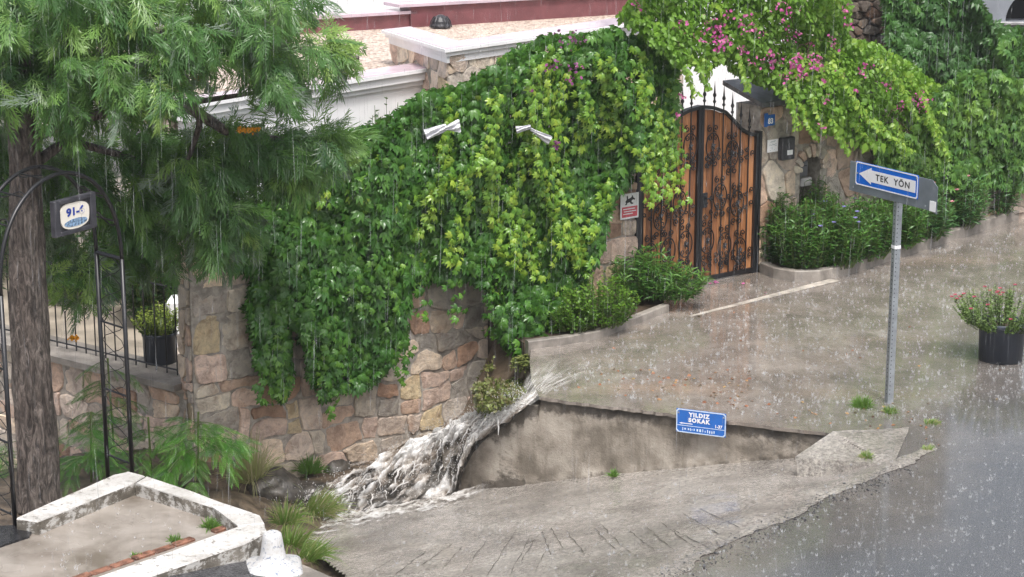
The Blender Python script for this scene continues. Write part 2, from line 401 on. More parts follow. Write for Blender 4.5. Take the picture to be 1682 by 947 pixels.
M_KWHITE = mk_kerbwhite()
def mk_kerbside():
    m, nt, b, o = mat_new('dirty_kerb_side'); co = coord(nt); f = ramp(nt, noise(nt, coord(nt, (1,1,1.6)), 8, 7, .75), [(.50, (0,0,0)), (.56, (1,1,1))]); g = ramp(nt, noise(nt, co, 4, 6, .7), [(.38, (.10,.088,.07)), (.62, (.26,.235,.20))])
    nt.links.new(mix(nt, f, g, (.52,.505,.48)), b.inputs['Base Color']); b.inputs['Roughness'].default_value = .45; bump(nt, b, noise(nt, co, 30, 6, .75), .7, .02); return m
M_KSIDE = mk_kerbside()
M_KERB = simple('grey_kerb_concrete', (.25,.225,.20), .45, var=.3, scale=4, bmp=.5, bscale=40)
M_SOIL = simple('wet_soil', (.055,.038,.026), .6, var=.5, scale=9, bmp=1.0, bscale=25)
M_DIRT = simple('dirt', (.10,.075,.052), .5, var=.5, scale=5, bmp=1.0, bscale=18)
M_GROUND = simple('ground', (.12,.10,.075), .7, var=.3, scale=.3)
M_GARDEN = simple('garden_paving', (.36,.31,.25), .35, var=.25, scale=2, bmp=.3)
def mk_gravel():
    m, nt, b, o = mat_new('pale_gravel'); co = coord(nt); v = N(nt, 'ShaderNodeTexVoronoi', Scale=22); nt.links.new(co, v.inputs['Vector'])
    sc = nt.nodes.new('ShaderNodeSeparateColor'); nt.links.new(v.outputs['Color'], sc.inputs[0])
    nt.links.new(ramp(nt, sc.outputs[0], [(.1, (.30,.22,.17)), (.4, (.52,.42,.35)), (.9, (.66,.56,.48))]), b.inputs['Base Color']); b.inputs['Roughness'].default_value = .6
    bump(nt, b, v.outputs['Distance'], 1.0, .03); return m
M_GRAVEL = mk_gravel()
def mk_asphalt(nm, c0, c1, sc):
    m, nt, b, o = mat_new(nm); co = coord(nt); v = N(nt, 'ShaderNodeTexVoronoi', Scale=sc); nt.links.new(co, v.inputs['Vector'])
    s_ = nt.nodes.new('ShaderNodeSeparateColor'); nt.links.new(v.outputs['Color'], s_.inputs[0])
    nt.links.new(ramp(nt, s_.outputs[0], [(.1, c0), (.9, c1)]), b.inputs['Base Color']); b.inputs['Roughness'].default_value = .3
    bump(nt, b, v.outputs['Distance'], .8, .02); return m
M_CHIP = mk_asphalt('coarse_asphalt', (.03,.03,.033), (.11,.11,.115), 55)
def mk_terrace():
    m, nt, b, o = mat_new('wet_terrace_concrete'); co = coord(nt)
    c = ramp(nt, noise(nt, co, 1.6, 6, .6, .3), [(.38, (.17,.145,.12)), (.5, (.255,.225,.195)), (.62, (.34,.305,.27))]); nt.links.new(c, b.inputs['Base Color'])
    f = noise(nt, co, 1.3, 3); nt.links.new(ramp(nt, f, [(.46, (.05,.05,.05)), (.6, (.32,.32,.32))]), b.inputs['Roughness'])
    bump(nt, b, noise(nt, co, 22, 4), .10, .01); return m
M_TERR = mk_terrace()
M_BRICK = simple('worn_brick', (.20,.095,.062), .5, var=.5, scale=11, bmp=.7, bscale=50)
M_SLATE = simple('dark_slate', (.10,.10,.11), .35, var=.25, scale=8, bmp=.3)

# ================================================================== WORLD AND LIGHT
wd = bpy.data.worlds.new('World'); SC.world = wd; wd.use_nodes = True
nt = wd.node_tree; nt.nodes.clear(); wo = nt.nodes.new('ShaderNodeOutputWorld'); bg = nt.nodes.new('ShaderNodeBackground')
sky = nt.nodes.new('ShaderNodeTexSky'); sky.sky_type = 'NISHITA'; sky.sun_disc = False
SUN_EL, SUN_AZ = R(SUN[0]), R(SUN[1])
sky.sun_elevation = SUN_EL; sky.sun_rotation = SUN_AZ; sky.air_density = 1.0; sky.dust_density = 6.0; sky.ozone_density = 1.0
hs = nt.nodes.new('ShaderNodeHueSaturation'); hs.inputs['Saturation'].default_value = .52
nt.links.new(sky.outputs[0], hs.inputs['Color']); nt.links.new(hs.outputs[0], bg.inputs['Color']); bg.inputs['Strength'].default_value = SUN[3]
nt.links.new(bg.outputs[0], wo.inputs[0])
sl = bpy.data.lights.new('sun', 'SUN'); sl.energy = SUN[2]; sl.angle = R(12); sl.color = (1, .985, .965)
so = bpy.data.objects.new('sun', sl); COL.objects.link(so)
sd = Vector((math.sin(SUN_AZ)*math.cos(SUN_EL), math.cos(SUN_AZ)*math.cos(SUN_EL), math.sin(SUN_EL)))
so.rotation_euler = sd.to_track_quat('Z', 'Y').to_euler(); so.location = (0, 0, 40)
cd = bpy.data.cameras.new('camera'); cd.sensor_width = 36; cd.lens = F*36/1682; cd.clip_start = .1; cd.clip_end = 2000
cam = bpy.data.objects.new('camera', cd); COL.objects.link(cam); cam.location = (0, 0, H); cam.rotation_euler = (R(90) - TH, 0, 0); SC.camera = cam
SC.view_settings.view_transform = 'Standard'; SC.view_settings.look = 'None'; SC.view_settings.gamma = 1; SC.view_settings.use_curve_mapping = False
SC.view_settings.exposure = EXPO
SC.cycles.use_adaptive_sampling = False; SC.cycles.sample_clamp_indirect = 3; SC.cycles.max_bounces = 6; SC.cycles.transparent_max_bounces = 24; SC.cycles.use_denoising = DENOISE; SC.cycles.denoising_prefilter = 'NONE'; SC.cycles.volume_bounces = 0

# ================================================================== GROUND, STREET, RAMP
PA = Pz(1465, 765); PB = Pz(1080, 947); E1 = Pz(886, 651); E2 = Pz(1368, 711); LK = Pz(872, 572)
dl = unit(PB - PA)[:2]; nl = np.array([dl[1], -dl[0]])          # nl points to the low side
if nl @ (E1[:2] - PA[:2]) < 0: nl = -nl
def dramp(x, y): return (np.asarray(x) - PA[0])*nl[0] + (np.asarray(y) - PA[1])*nl[1]
we = unit(E2 - E1)[:2]; wn = np.array([we[1], -we[0]])           # wn: out of the retaining wall
if wn[1] > 0: wn = -wn
LW = np.linalg.norm(E2[:2] - E1[:2])
_b = np.array([Pp(u, v, np.append(E1[:2], 0), np.append(wn, 0)) for u, v in ((765,806),(860,797),(1000,780),(1150,766),(1300,753))])
_bt = (_b[:, :2] - E1[:2]) @ we; _bz = _b[:, 2]
_bt = np.r_[_bt[0] - 2.0, _bt, LW + .3]; _bz = np.r_[_bz[0] - .45, _bz, _bz[-1]]
def zramp(x, y):
    x = np.asarray(x, float); y = np.asarray(y, float); d = dramp(x, y); z0 = -.242*np.maximum(0, d - .12*(1 - np.exp(-np.maximum(d,0)/.12)))
    tw = (x - E1[0])*we[0] + (y - E1[1])*we[1]; sd = np.maximum(0, (x - E1[0])*wn[0] + (y - E1[1])*wn[1]); zb = np.interp(tw, _bt, _bz)
    g = np.clip((d - .05)/.8, 0, 1); g = g*g*(3 - 2*g); return np.where(d <= 0, 0, z0 + (np.minimum(zb, 0) - z0)*np.exp(-(sd/.85)**2)*g)
# edge of the upper street along the retaining wall, broken and uneven
n = 90; tt = np.linspace(0, 1, n)
edge = E1[:2] + np.outer(tt, E2[:2] - E1[:2]); jit = .035*(fb2(tt*45, 0, 1, 4, 3) - .5)*2
edge = edge + np.outer(jit + .03, wn); edge[0] = E1[:2]; edge[-1] = E2[:2]
far = W(70, .0, 0)
poly = [tuple(p) for p in edge] + [tuple(PA[:2])] + [tuple(PA[:2] + dl*s_) for s_ in (1.0, 2.2, 3.72, 6, 12, 26)] + [(90, -20), (90, 60), tuple(far[:2])] + [tuple(W(s_, 0, 0)[:2]) for s_ in (30, 12, 3, 0, -2.0, -3.25)] + [tuple(LK[:2] + np.array([-.12, .25])), tuple(LK[:2]), (LK[0]-.02, 21.9), (E1[0]-.08, 21.2)]
import bmesh
def flat_sheet(name, poly, z, mat, kind='structure', thick=0.0):
    b = bmesh.new(); vs = [b.verts.new((p[0], p[1], z if len(p) < 3 else p[2])) for p in poly]
    f = b.faces.new(vs); f.normal_update()
    if f.normal.z < 0: f.normal_flip()
    if thick > 0:
        r = bmesh.ops.extrude_face_region(b, geom=[f]); 
        for e in r['geom']:
            if isinstance(e, bmesh.types.BMVert): pass
        top = [e for e in r['geom'] if isinstance(e, bmesh.types.BMFace)][0]
        for v_ in f.verts if f.is_valid else []: pass
        vv = [e for e in r['geom'] if isinstance(e, bmesh.types.BMVert)]
        for v_ in b.verts:
            if v_ not in vv: v_.co.z -= thick
        bmesh.ops.recalc_face_normals(b, faces=b.faces)
    bmesh.ops.triangulate(b, faces=[q for q in b.faces if len(q.verts) > 4])
    me = bpy.data.meshes.new(name); b.to_mesh(me); b.free(); me.materials.append(mat)
    o = bpy.data.objects.new(name, me); COL.objects.link(o); tag(o, kind=kind); return o
flat_sheet('street', poly, 0.0, M_STREET, thick=.035)
STREET_POLY = np.array(poly)
flat_sheet('ground', [(-400,-200),(400,-200),(400,600),(-400,600)], -2.6, M_GROUND)
ff = np.array([-.80, .60, 0])
cw0 = W(-7.58, 0, 0)
flat_sheet('garden_ground', [tuple((W(70,-.05,0))[:2])] + [tuple(W(90, -60, 0)[:2])] + [tuple((cw0 + ff*40 + np.array([20,60,0]))[:2]), tuple((cw0 + ff*40)[:2]), tuple((cw0 + ff*.2)[:2]), tuple(W(-7.4, -.2, 0)[:2])], -.16, M_GARDEN)
# --- concrete ramp with traction grooves cut across it
P1 = Pz(480, 868, -1.38); P2 = Pz(560, 947, -1.0)
nx, ny = 190, 230
gx = np.linspace(-3.4, 4.2, nx); gy = np.linspace(9, 21.3, ny); X, Y = np.meshgrid(gx, gy, indexing='ij')
# pull the columns so the sheet ends on the asphalt line
D = dramp(X, Y); dcoord = X*dl[0] + Y*dl[1]; jl = -.01 - .22*np.clip(fb2(dcoord*1.6, 0, 1, 3, 5) - .34, 0, 1) - .10*np.clip(fb2(dcoord*14, 0, 1, 3, 6) - .4, 0, 1)
X = np.where(D < jl, X + (jl - D)*nl[0], X); Y = np.where(D < jl, Y + (jl - D)*nl[1], Y)
Z = np.maximum(zramp(X, Y) + .006 + .018*(fb2(X, Y, 3.0, 5, 1) - .5), np.where(dramp(X, Y) < .02, .004, -9))
side = (X - E1[0])*wn[0] + (Y - E1[1])*wn[1]
ll = np.array([P2[0]-P1[0], P2[1]-P1[1]]); ll /= np.linalg.norm(ll); ln = np.array([-ll[1], ll[0]])
lside = (X - P1[0])*ln[0] + (Y - P1[1])*ln[1]
if ((PA[0]-P1[0])*ln[0] + (PA[1]-P1[1])*ln[1]) < 0: lside = -lside
GROOVES = []
for (a, b_) in [((800,947),(850,868)),((838,945),(872,880)),((690,930),(745,893)),((722,940),(760,898)),((760,942),(800,888)),((880,938),(905,890)),((905,915),(890,872)),((925,905),(905,868)),((960,912),(930,872)),((1010,905),(975,868)),((1035,912),(985,862)),((1075,905),(1030,872)),((1110,908),(1062,868)),((1145,905),(1085,860)),((1180,880),(1120,845)),((1215,870),(1150,838)),((650,945),(700,905)),((610,940),(650,915)),((1165,905),(1105,872)),((855,925),(880,885))]:
    pa = Pz(a[0], a[1], -.6); pb = Pz(b_[0], b_[1], -.6)
    for _ in range(4): pa = Pz(a[0], a[1], float(zramp(pa[0], pa[1]))); pb = Pz(b_[0], b_[1], float(zramp(pb[0], pb[1])))
    GROOVES.append((pa[:2], pb[:2]))
NR = 3
out_ = D < jl - .001; keep = (np.minimum(np.minimum(side[:-1,:-1], side[1:,1:]), np.minimum(side[1:,:-1], side[:-1,1:])) > -.25) & (lside[:-1,:-1] > -.1) & ~(out_[:-1,:-1] & out_[1:,1:] & out_[1:,:-1] & out_[:-1,1:])
mb = MB(); mb.grid(np.stack([X, Y, Z], -1), nx, ny, keep=keep)
ramp_o = mb.build('concrete_ramp', M_RAMP, smooth=True); tag(ramp_o, kind='structure')
# grooves: narrow sunken wet channels laid as dark inlays
M_GROOVE = simple('wet_groove', (.10,.092,.083), .15, var=.35, scale=20, bmp=.4)
mb = MB()
for pa, pb in GROOVES:
    L = np.linspace(0, 1, 14); q = pa + np.outer(L, pb - pa); d_ = unit(pb - pa); nn = np.array([-d_[1], d_[0]])
    q = q + np.outer(smooth_noise_line(14, .018, 1.3, pa[0]*3), nn); wdt = .0015 + .010*np.clip(fb2(L*9, pa[1]*5, 1, 4, 8) - .30, 0, 1); wdt[[0,-1]] *= .3
    V = []
    for i in range(14):
        for s_ in (-1, 1):
            p = q[i] + nn*wdt[i]*s_; V.append([p[0], p[1], zramp(p[0], p[1]) + .006 + .018*(fb2(p[0], p[1], 3.0, 5, 1) - .5) + .006])
    mb.grid(np.array(V), 14, 2)
tag(mb.build('ramp_grooves', M_GROOVE, smooth=True), kind='structure')
# asphalt edge crust along the ramp: loose dark crumbs
mb = MB(); cr_ = np.random.default_rng(12)
_ic = bmesh.new(); bmesh.ops.create_icosphere(_ic, subdivisions=1, radius=1); _iv = np.array([q.co[:] for q in _ic.verts]); _if = [[q.index for q in f.verts] for f in _ic.faces]; _ic.free()
for k in range(650):
    p = PA[:2] + dl*cr_.uniform(-.1, 4.2) + nl*cr_.normal(-.08, .10); s_ = cr_.uniform(.003, .009)*(1 if cr_.random() < .9 else 1.9); mb.add(_iv*s_*np.array([1, 1, .7])*cr_.uniform(.8, 1.2, (12, 1)) + np.array([p[0], p[1], max(float(zramp(p[0], p[1])), 0 if (p - PA[:2]) @ nl < 0 else -9) + .006]), _if)
o = mb.build('asphalt_crumbs', M_CHIP); tag(o, kind='stuff'); o['label'] = 'crumbled asphalt along the edge of the concrete ramp'; o['category'] = 'crumbs'
mb = MB()
# --- apron between the street corner and the ramp
ap = [Pz(1306, 750, -.07), Pz(1468, 763, .004), Pz(1494, 702, .012), Pz(1367, 708, .012)]
gu = np.linspace(0, 1, 26); V = []
for a in gu:
    for b_ in gu:
        p = (1-b_)*((1-a)*ap[0] + a*ap[1]) + b_*((1-a)*ap[3] + a*ap[2]); p = p + np.array([.02*(fb2(p[0]*5, p[1]*5, 1, 3, 7) - .5), .04*(fb2(p[0]*5, p[1]*5, 1, 3, 8) - .5), .008*(fb2(p[0]*4, p[1]*4, 1, 4, 2) - .4)]); p[2] = max(p[2], .010) if in_poly(p[0], p[1], STREET_POLY) else max(p[2], .010 - .5*max(0, -.02 + float(np.min(np.linalg.norm(STREET_POLY[85:95, :2] - p[:2], axis=1))))) ; V.append(p)
V = np.array(V); mb.grid(V, 26, 26)
for ln_ in (V[[k*26 for k in range(26)]], V[:26][::-1]): mb.grid(np.stack([ln_, ln_ - np.array([0, 0, .05]) - .02*np.append(nl, 0), ln_ - np.array([0, 0, .3]) - .05*np.append(nl, 0)], 1), 26, 3)
tag(mb.build('pavement_apron', M_RAMP, smooth=False, fixn=True), kind='structure')
# pale strip set in the street in front of the gate
sa, sb = Pz(1133, 519, .004), Pz(1372, 459, .004); dd = unit(sb - sa); nn = np.array([-dd[1], dd[0], 0])
M_STRIP = simple('pale_concrete_strip', (.45,.41,.36), .3, var=.35, scale=6, bmp=.4)
mb = MB(); L = np.linspace(0, 1, 50); q = sa + np.outer(L, sb - sa); wv = .03 + .05*L
V = np.concatenate([np.stack([q - nn*wv[:,None], q + nn*wv[:,None]], 1)], 0); mb.grid(V, 50, 2)
tag(mb.build('pavement_strip', M_STRIP), kind='structure')

# --- dirt of the ditch under the stone wall
nx, ny = 150, 150
gx = np.linspace(-13, 1.2, nx); gy = np.linspace(12, 26, ny); X, Y = np.meshgrid(gx, gy, indexing='ij')
S, NN, _ = wall_sz(np.stack([X, Y, 0*X], -1))
def sm(a, b_, x): t = np.clip((x - a)/(b_ - a), 0, 1); return t*t*(3 - 2*t)
Zd = np.interp(S + (-.02 + .42*sm(.05, .5, NN)), [-14, -8.5, -7.4, -6.3, -5.2, -4.4, -3.86, -3.34, -3.0], [-.6, -.75, -.95, -1.35, -1.35, -1.25, -.95, -.12, -.02])
Zd = Zd + (np.minimum(zramp(X, Y) - .10, -.2) - Zd)*sm(1.2, 2.6, NN)
Zd = np.where((NN > 1.5) & (S > -4.6), np.minimum(Zd, -.5), Zd)
Zd = Zd + .22*(fb2(X, Y, 1.6, 5, 9) - .5) + .08*(fb2(X, Y, 7, 3, 4) - .5)
inS = in_poly(X, Y, STREET_POLY)
keep = ~(inS[:-1,:-1] & inS[1:,1:]) & (NN[:-1,:-1] > -.5)
mb = MB(); mb.grid(np.stack([X, Y, Zd], -1), nx, ny, keep=keep); tag(mb.build('ditch_ground', M_DIRT, smooth=True), kind='structure')
def zditch(x, y):
    i = np.clip(np.searchsorted(gx, x) - 1, 0, nx-1); j = np.clip(np.searchsorted(gy, y) - 1, 0, ny-1); return Zd[i, j]

# --- retaining wall of the street
n = 220; m_ = 30; tt = np.linspace(-.36, 1.0, n); V = np.zeros((n, m_, 3)); Cc = np.zeros((n, m_, 4)); Cc[..., 3] = 1
for i, t in enumerate(tt):
    p = E1[:2] + we*LW*t; zb = float(zramp(p[0], p[1])) - .12
    zt = -.02 if t >= 0 else float(np.interp(t, [-.36, -.2, -.11, -.10, 0], [-.62, -.38, -.26, -.13, -.12]))
    zt += .03*(fb2(t*40, 0, 1, 3, 6) - .5) if t < 0 else 0
    for j in range(m_):
        q = j/(m_ - 1); z = zb + (zt - zb)*q; top = zt - z
        nz_ = fb2(t*LW*3.5, z*3.5, 1, 5, 11) - .5; rough = .03 + .10*math.exp(-(top/.11)**2) + .06*math.exp(-((z - zb - .12)/.1)**2)
        off = nz_*rough*1.6 - .035*math.exp(-(top/.09)**2)
        pp = p + wn*off; V[i, j] = (pp[0], pp[1], z)
        Cc[i, j, 0] = .08 + .80*math.exp(-(top/.17)**2) + .38*math.exp(-((z - zb - .12)/.12)**2) + (.35 if t < -.05 else 0)*math.exp(-((t+.1)/.1)**2)
mb = MB(); mb.grid(V, n, m_, Cc.reshape(-1, 4))
Vt = np.stack([V[:, -1], V[:, -1] - np.append(wn*.7, 0)*1.0], 1); ct_ = np.zeros((n*2, 4)); ct_[:, 0] = .35; ct_[:, 3] = 1
kk = (tt[:-1] < 0)[:, None]; mb.grid(Vt, n, 2, ct_, keep=kk)
Ve = np.stack([V[0], V[0] - np.append(wn*.7, 0)], 1); mb.grid(Ve, m_, 2, np.tile([.5,0,0,1.], (m_*2, 1)))
rw = mb.build('retaining_wall', M_RETAIN, origin=tuple(V[n//2, 0]), smooth=True)
tag(rw, 'low stained beige concrete retaining wall with a broken dark top edge', 'retaining wall')

# ================================================================== STONE WALLS
PAL = np.array([(.66,.50,.415),(.62,.51,.43),(.68,.55,.43),(.49,.43,.375),(.59,.42,.32),(.42,.265,.185),(.62,.545,.45),(.58,.465,.30),(.40,.36,.315),(.64,.55,.46)])
PALP = np.array([.16,.14,.14,.12,.12,.06,.1,.06,.06,.04])
def clip_half(P, a, b_):
    """keep the side of the bisector nearer to a"""
    m = (a + b_)/2; d = b_ - a; s_ = (P - m) @ d; out = []
    for i in range(len(P)):
        j = (i + 1) % len(P)
        if s_[i] <= 0: out.append(P[i])
        if (s_[i] < 0) != (s_[j] < 0) and s_[i] != s_[j]: out.append(P[i] + (P[j]-P[i])*s_[i]/(s_[i]-s_[j]))
    return np.array(out) if len(out) > 2 else None
def voronoi_cells(wd_, ht, cw, ch, r_):
    nxx = max(1, round(wd_/cw)); nyy = max(1, round(ht/ch)); seeds = []
    for j in range(nyy):
        off = (j % 2)*.5
        for i in range(-1, nxx + 1):
            if r_.random() < .10: continue
            seeds.append(((i + off + .5 + r_.uniform(-.44,.44)), (j + .5 + r_.uniform(-.33,.33))))
    seeds = np.array(seeds); cells = []
    for a in seeds:
        P = np.array([[0,0],[nxx,0],[nxx,nyy],[0,nyy]], float); d = ((seeds - a)**2).sum(1); o_ = np.argsort(d)[1:22]
        for k in o_:
            P = clip_half(P, a, seeds[k])
            if P is None: break
        if P is not None: cells.append(P*np.array([wd_/nxx, ht/nyy]))
    return cells
def block_cells(wd_, ht, cw, ch, r_):
    """irregular rubble laid in wavy courses: rows of blocks, some split, all warped"""
    cells = []; y = 0.0; sd_ = r_.uniform(0, 90)
    while y < ht - .02:
        h_ = ch*r_.choice([.7, .85, 1.0, 1.2, 1.45]); h_ = ht - y if y + h_ > ht - .09 else h_; x = 0.0; 
        while x < wd_ - .02:
            w_ = cw*r_.uniform(.55, 1.6); w_ = wd_ - x if x + w_ > wd_ - .12 else w_
            rects = [(x, y, x + w_, y + h_)]
            if h_ > ch*1.1 and r_.random() < .55:
                q = y + h_*r_.uniform(.35, .65); rects = [(x, y, x + w_, q), (x, q, x + w_, y + h_)]
            elif w_ > cw*1.25 and r_.random() < .3:
                q = x + w_*r_.uniform(.35, .65); rects = [(x, y, q, y + h_), (q, y, x + w_, y + h_)]
            for x0, y0, x1, y1 in rects:
                P = np.array([(x0,y0),((x0+x1)/2,y0),(x1,y0),(x1,(y0+y1)/2),(x1,y1),((x0+x1)/2,y1),(x0,y1),(x0,(y0+y1)/2)])
                wx = (fb2(P[:,0]*2.6, P[:,1]*2.6, 1, 3, sd_) - .5)*.30; wy = (fb2(P[:,0]*2.6, P[:,1]*2.6, 1, 3, sd_ + 30) - .5)*.30
                ex = np.clip(np.minimum(P[:,0], wd_ - P[:,0])/.2, 0, 1); ey = np.clip(np.minimum(P[:,1], ht - P[:,1])/.2, 0, 1)
                P = P + np.stack([wx*ex, wy*ey], -1); c = P.mean(0)
                if r_.random() < .6:      # a knocked-off corner
                    k = r_.choice([0, 2, 4, 6]); P[k] = P[k] + (c - P[k])*r_.uniform(.12, .34)
                cells.append(P)
            x += w_
        y += h_
    return cells
def chaikin(P, q=.25):
    Q = np.roll(P, -1, 0); return np.stack([P*(1-q) + Q*q, P*q + Q*(1-q)], 1).reshape(-1, 2)
def stones(mb, cells, fn, gap=.010, h=(.014,.042), r_=None, tint=1.0, damp=False):
    """fn(x, y, out) -> world points; each cell becomes one rough-faced stone"""
    r_ = r_ or np.random.default_rng(3)
    for P in cells:
        c = P.mean(0); rad = np.linalg.norm(P - c, axis=1).mean()
        if rad < .03: continue
        # drop nearly coincident corners
        Q = [P[0]]
        for p in P[1:]:
            if np.linalg.norm(p - Q[-1]) > .02: Q.append(p)
        Q = np.array(Q)
        if len(Q) < 3: continue
        Q = c + (Q - c)*(1 - gap/rad*1.25); Q = chaikin(chaikin(Q, .13), .25)
        # subdivide and roughen the outline
        Q = np.stack([Q, (Q + np.roll(Q, -1, 0))/2], 1).reshape(-1, 2)
        sd_ = r_.uniform(0, 50); Q = Q + (np.stack([fb2(Q[:,0]*9, Q[:,1]*9, 1, 3, sd_), fb2(Q[:,0]*9, Q[:,1]*9, 1, 3, sd_+7)], -1) - .5)*.06
        k = len(Q); hh = r_.uniform(*h); tx, ty = r_.uniform(-.16, .16, 2)
        V = []
        for sc_, d_ in ((1.0, -.02), (1.0, .35*hh), (.985, .80*hh), (.94, .97*hh), (.62, 1.04*hh), (.3, 1.06*hh)):
            q = c + (Q - c)*sc_; dz = d_ + (tx*(q[:,0]-c[0]) + ty*(q[:,1]-c[1]))*(d_ > 0)*.6 + (fb2(q[:,0]*7, q[:,1]*7, 1, 4, sd_) - .5)*.03*(d_ > hh*.5)
            V.append(fn(q[:,0], q[:,1], dz))
        V.append(fn(c[:1,], c[1:2], np.array([hh*1.05])) if False else fn(np.array([c[0]]), np.array([c[1]]), np.array([hh*1.05])))
        Fc = []
        for i in range(5):
            for j in range(k): Fc.append((i*k+j, i*k+(j+1)%k, (i+1)*k+(j+1)%k, (i+1)*k+j))
        for j in range(k): Fc.append((5*k+j, 5*k+(j+1)%k, 6*k))
        col = PAL[r_.choice(len(PAL), p=PALP)]*r_.uniform(.78, 1.15)*tint; lo_ = max(0, 1 - c[1]/1.1) if damp else 0; col = col*(1 - .30*lo_) + np.array([.06,.03,.01])*lo_*.4; mb.add(np.concatenate(V), Fc, col)
sr = np.random.default_rng(21)
S0 = -7.56
# main garden wall ------------------------------------------------
gw = thing('garden_wall', tuple(W(-4, 0, -1.5)), 'tall rubble stone garden wall draped in creeper, ending at the wooden gate', 'stone wall')
def wfn(x, y, o_): return W(S0 + np.asarray(x), np.asarray(o_), -1.85 + np.asarray(y))
mb = MB(); stones(mb, block_cells(4.5, 3.35, .38, .29, sr), wfn, r_=sr, damp=True)
def wfn2(x, y, o_): return W(S0 + 4.5 + np.asarray(x), np.asarray(o_), -.55 + np.asarray(y))
stones(mb, block_cells(1.99, 2.85, .36, .29, sr), wfn2, r_=sr)
end_n = -ff  # end face, seen beside the railing
e0 = W(S0, 0, 0); e1 = W(S0 + .08, -.42, 0)
def wfn3(x, y, o_): return e1 + np.multiply.outer(np.asarray(x), unit(e0 - e1)) + np.multiply.outer(np.asarray(y) - 1.85, ZZ) + np.multiply.outer(np.asarray(o_), -w)
stones(mb, block_cells(.42, 3.35, .3, .26, sr), wfn3, r_=sr)
mb.build('stone_face', M_STONE, gw, origin=tuple(gw.location))
mb = MB()
for s0_, s1_, z0, z1 in ((S0, S0+4.5, -2.0, 1.5), (S0+4.5, -1.07, -.7, 2.3)):
    q = [W(s0_,.009,0), W(s1_,.009,0), W(s1_,-.42,0), W(s0_+(.08 if s0_ == S0 else 0),-.42,0)]; mb.slab([p[:2] for p in q], z0, z1)
mb.build('mortar_core', M_MORTAR, gw, origin=tuple(gw.location))
# wall with the letter niche right of the gate ---------------------
pw = thing('niche_wall', tuple(W(2.2, 0, 0)), 'rough stone wall right of the gate with a small arched niche', 'stone wall')
PS0, PS1 = 1.10, 3.02
sN, _, zN = [float(q) for q in wall_sz(Pw(1331, 268))]
nw, zs = .27, zN - .10                                            # half width and springing height of the niche
mb = MB()
def pf(sa): return lambda x, y, o_: W(sa + np.asarray(x), np.asarray(o_), np.asarray(y))
stones(mb, voronoi_cells(sN - nw - .02 - PS0, 2.25, .34, .32, sr), pf(PS0), r_=sr)
stones(mb, voronoi_cells(PS1 - sN - nw - .02, 2.25, .36, .40, sr), pf(sN + nw + .02), r_=sr)
zc = zs + .34
stones(mb, [c + np.array([0, 0]) for c in voronoi_cells(2*nw, 2.25 - zc - .03, .3, .24, sr)], lambda x, y, o_: W(sN - nw + np.asarray(x), np.asarray(o_), zc + .03 + np.asarray(y)), r_=sr)
stones(mb, voronoi_cells(2*nw, max(.3, zs - .62), .3, .3, sr), pf(sN - nw), r_=sr)
for k in range(9):                                                # voussoirs
    a0, a1 = math.pi*k/9 + .03, math.pi*(k+1)/9 - .03; r0, r1 = nw*.74, nw*1.42
    cell = np.array([[r0*math.cos(a0), r0*math.sin(a0)], [r1*math.cos(a0), r1*math.sin(a0)], [r1*math.cos(a1), r1*math.sin(a1)], [r0*math.cos(a1), r0*math.sin(a1)]])
    stones(mb, [cell], lambda x, y, o_: W(sN + np.asarray(x), np.asarray(o_) + .03, zs + np.asarray(y)), gap=.006, r_=sr)
mb.build('stone_face', M_STONE, pw, origin=tuple(pw.location))
mb = MB()
def wbox(mb, s0_, s1_, n0, n1, z0, z1, col=None):
    q = [W(s0_,n1,0), W(s1_,n1,0), W(s1_,n0,0), W(s0_,n0,0)]; mb.slab([p[:2] for p in q], z0, z1, col)
wbox(mb, PS0, sN - nw*.74, -.45, .003, -.1, 2.27); wbox(mb, sN + nw*.74, PS1, -.45, .003, -.1, 2.27); wbox(mb, sN - nw*.74, sN + nw*.74, -.45, .0, -.1, zs - .5); wbox(mb, sN - nw*.74, sN + nw*.74, -.45, .0, zs + nw*.9, 2.265); wbox(mb, sN - nw*.74, sN + nw*.74, -.45, -.32, zs - .5, zs + nw*.9)
mb.build('mortar_core', M_MORTAR, pw, origin=tuple(pw.location))
mb = MB(); q = [W(PS0-.12,.16,2.28), W(PS1+.1,.16,2.28), W(PS1+.1,-.6,2.5), W(PS0-.12,-.6,2.5)]
mb.add(np.array(q + [p + np.array([0,0,.06]) for p in q]), [(3,2,1,0),(4,5,6,7),(0,1,5,4),(1,2,6,5),(2,3,7,6),(3,0,4,7)]); mb.build('slate_coping', M_SLATE, pw, origin=tuple(pw.location))
# low wall under the railing ---------------------------------------
fw0 = W(S0, -.30, 0); fN = np.array([-.6, -.8, 0])
def FW(a, o_, z): return fw0 + np.multiply.outer(np.asarray(a, float), ff) + np.multiply.outer(np.asarray(o_, float), fN) + np.multiply.outer(np.asarray(z, float), ZZ)
lw = thing('ledge_wall', tuple(FW(1.5, 0, -1)), 'low stone wall with a flat concrete ledge under the black railing', 'stone wall')
mb = MB(); stones(mb, block_cells(4.2, 1.68, .36, .27, sr), lambda x, y, o_: FW(4.2 - np.asarray(x), np.asarray(o_), -1.85 + np.asarray(y)), r_=sr)
mb.build('stone_face', M_STONE, lw, origin=tuple(lw.location))
mb = MB(); q = [FW(-.1,.008,0), FW(8,.008,0), FW(8,-.5,0), FW(-.1,-.5,0)]; mb.slab([p[:2] for p in q][::-1], -2.0, -.165); mb.build('mortar_core', M_MORTAR, lw, origin=tuple(lw.location))
mb = MB(); q = [FW(-.0,.10,0), FW(8,.10,0), FW(8,-.52,0), FW(-.0,-.52,0)]; mb.slab([p[:2] for p in q][::-1], -.16, -.085); mb.build('ledge', M_KERB, lw, origin=tuple(lw.location))

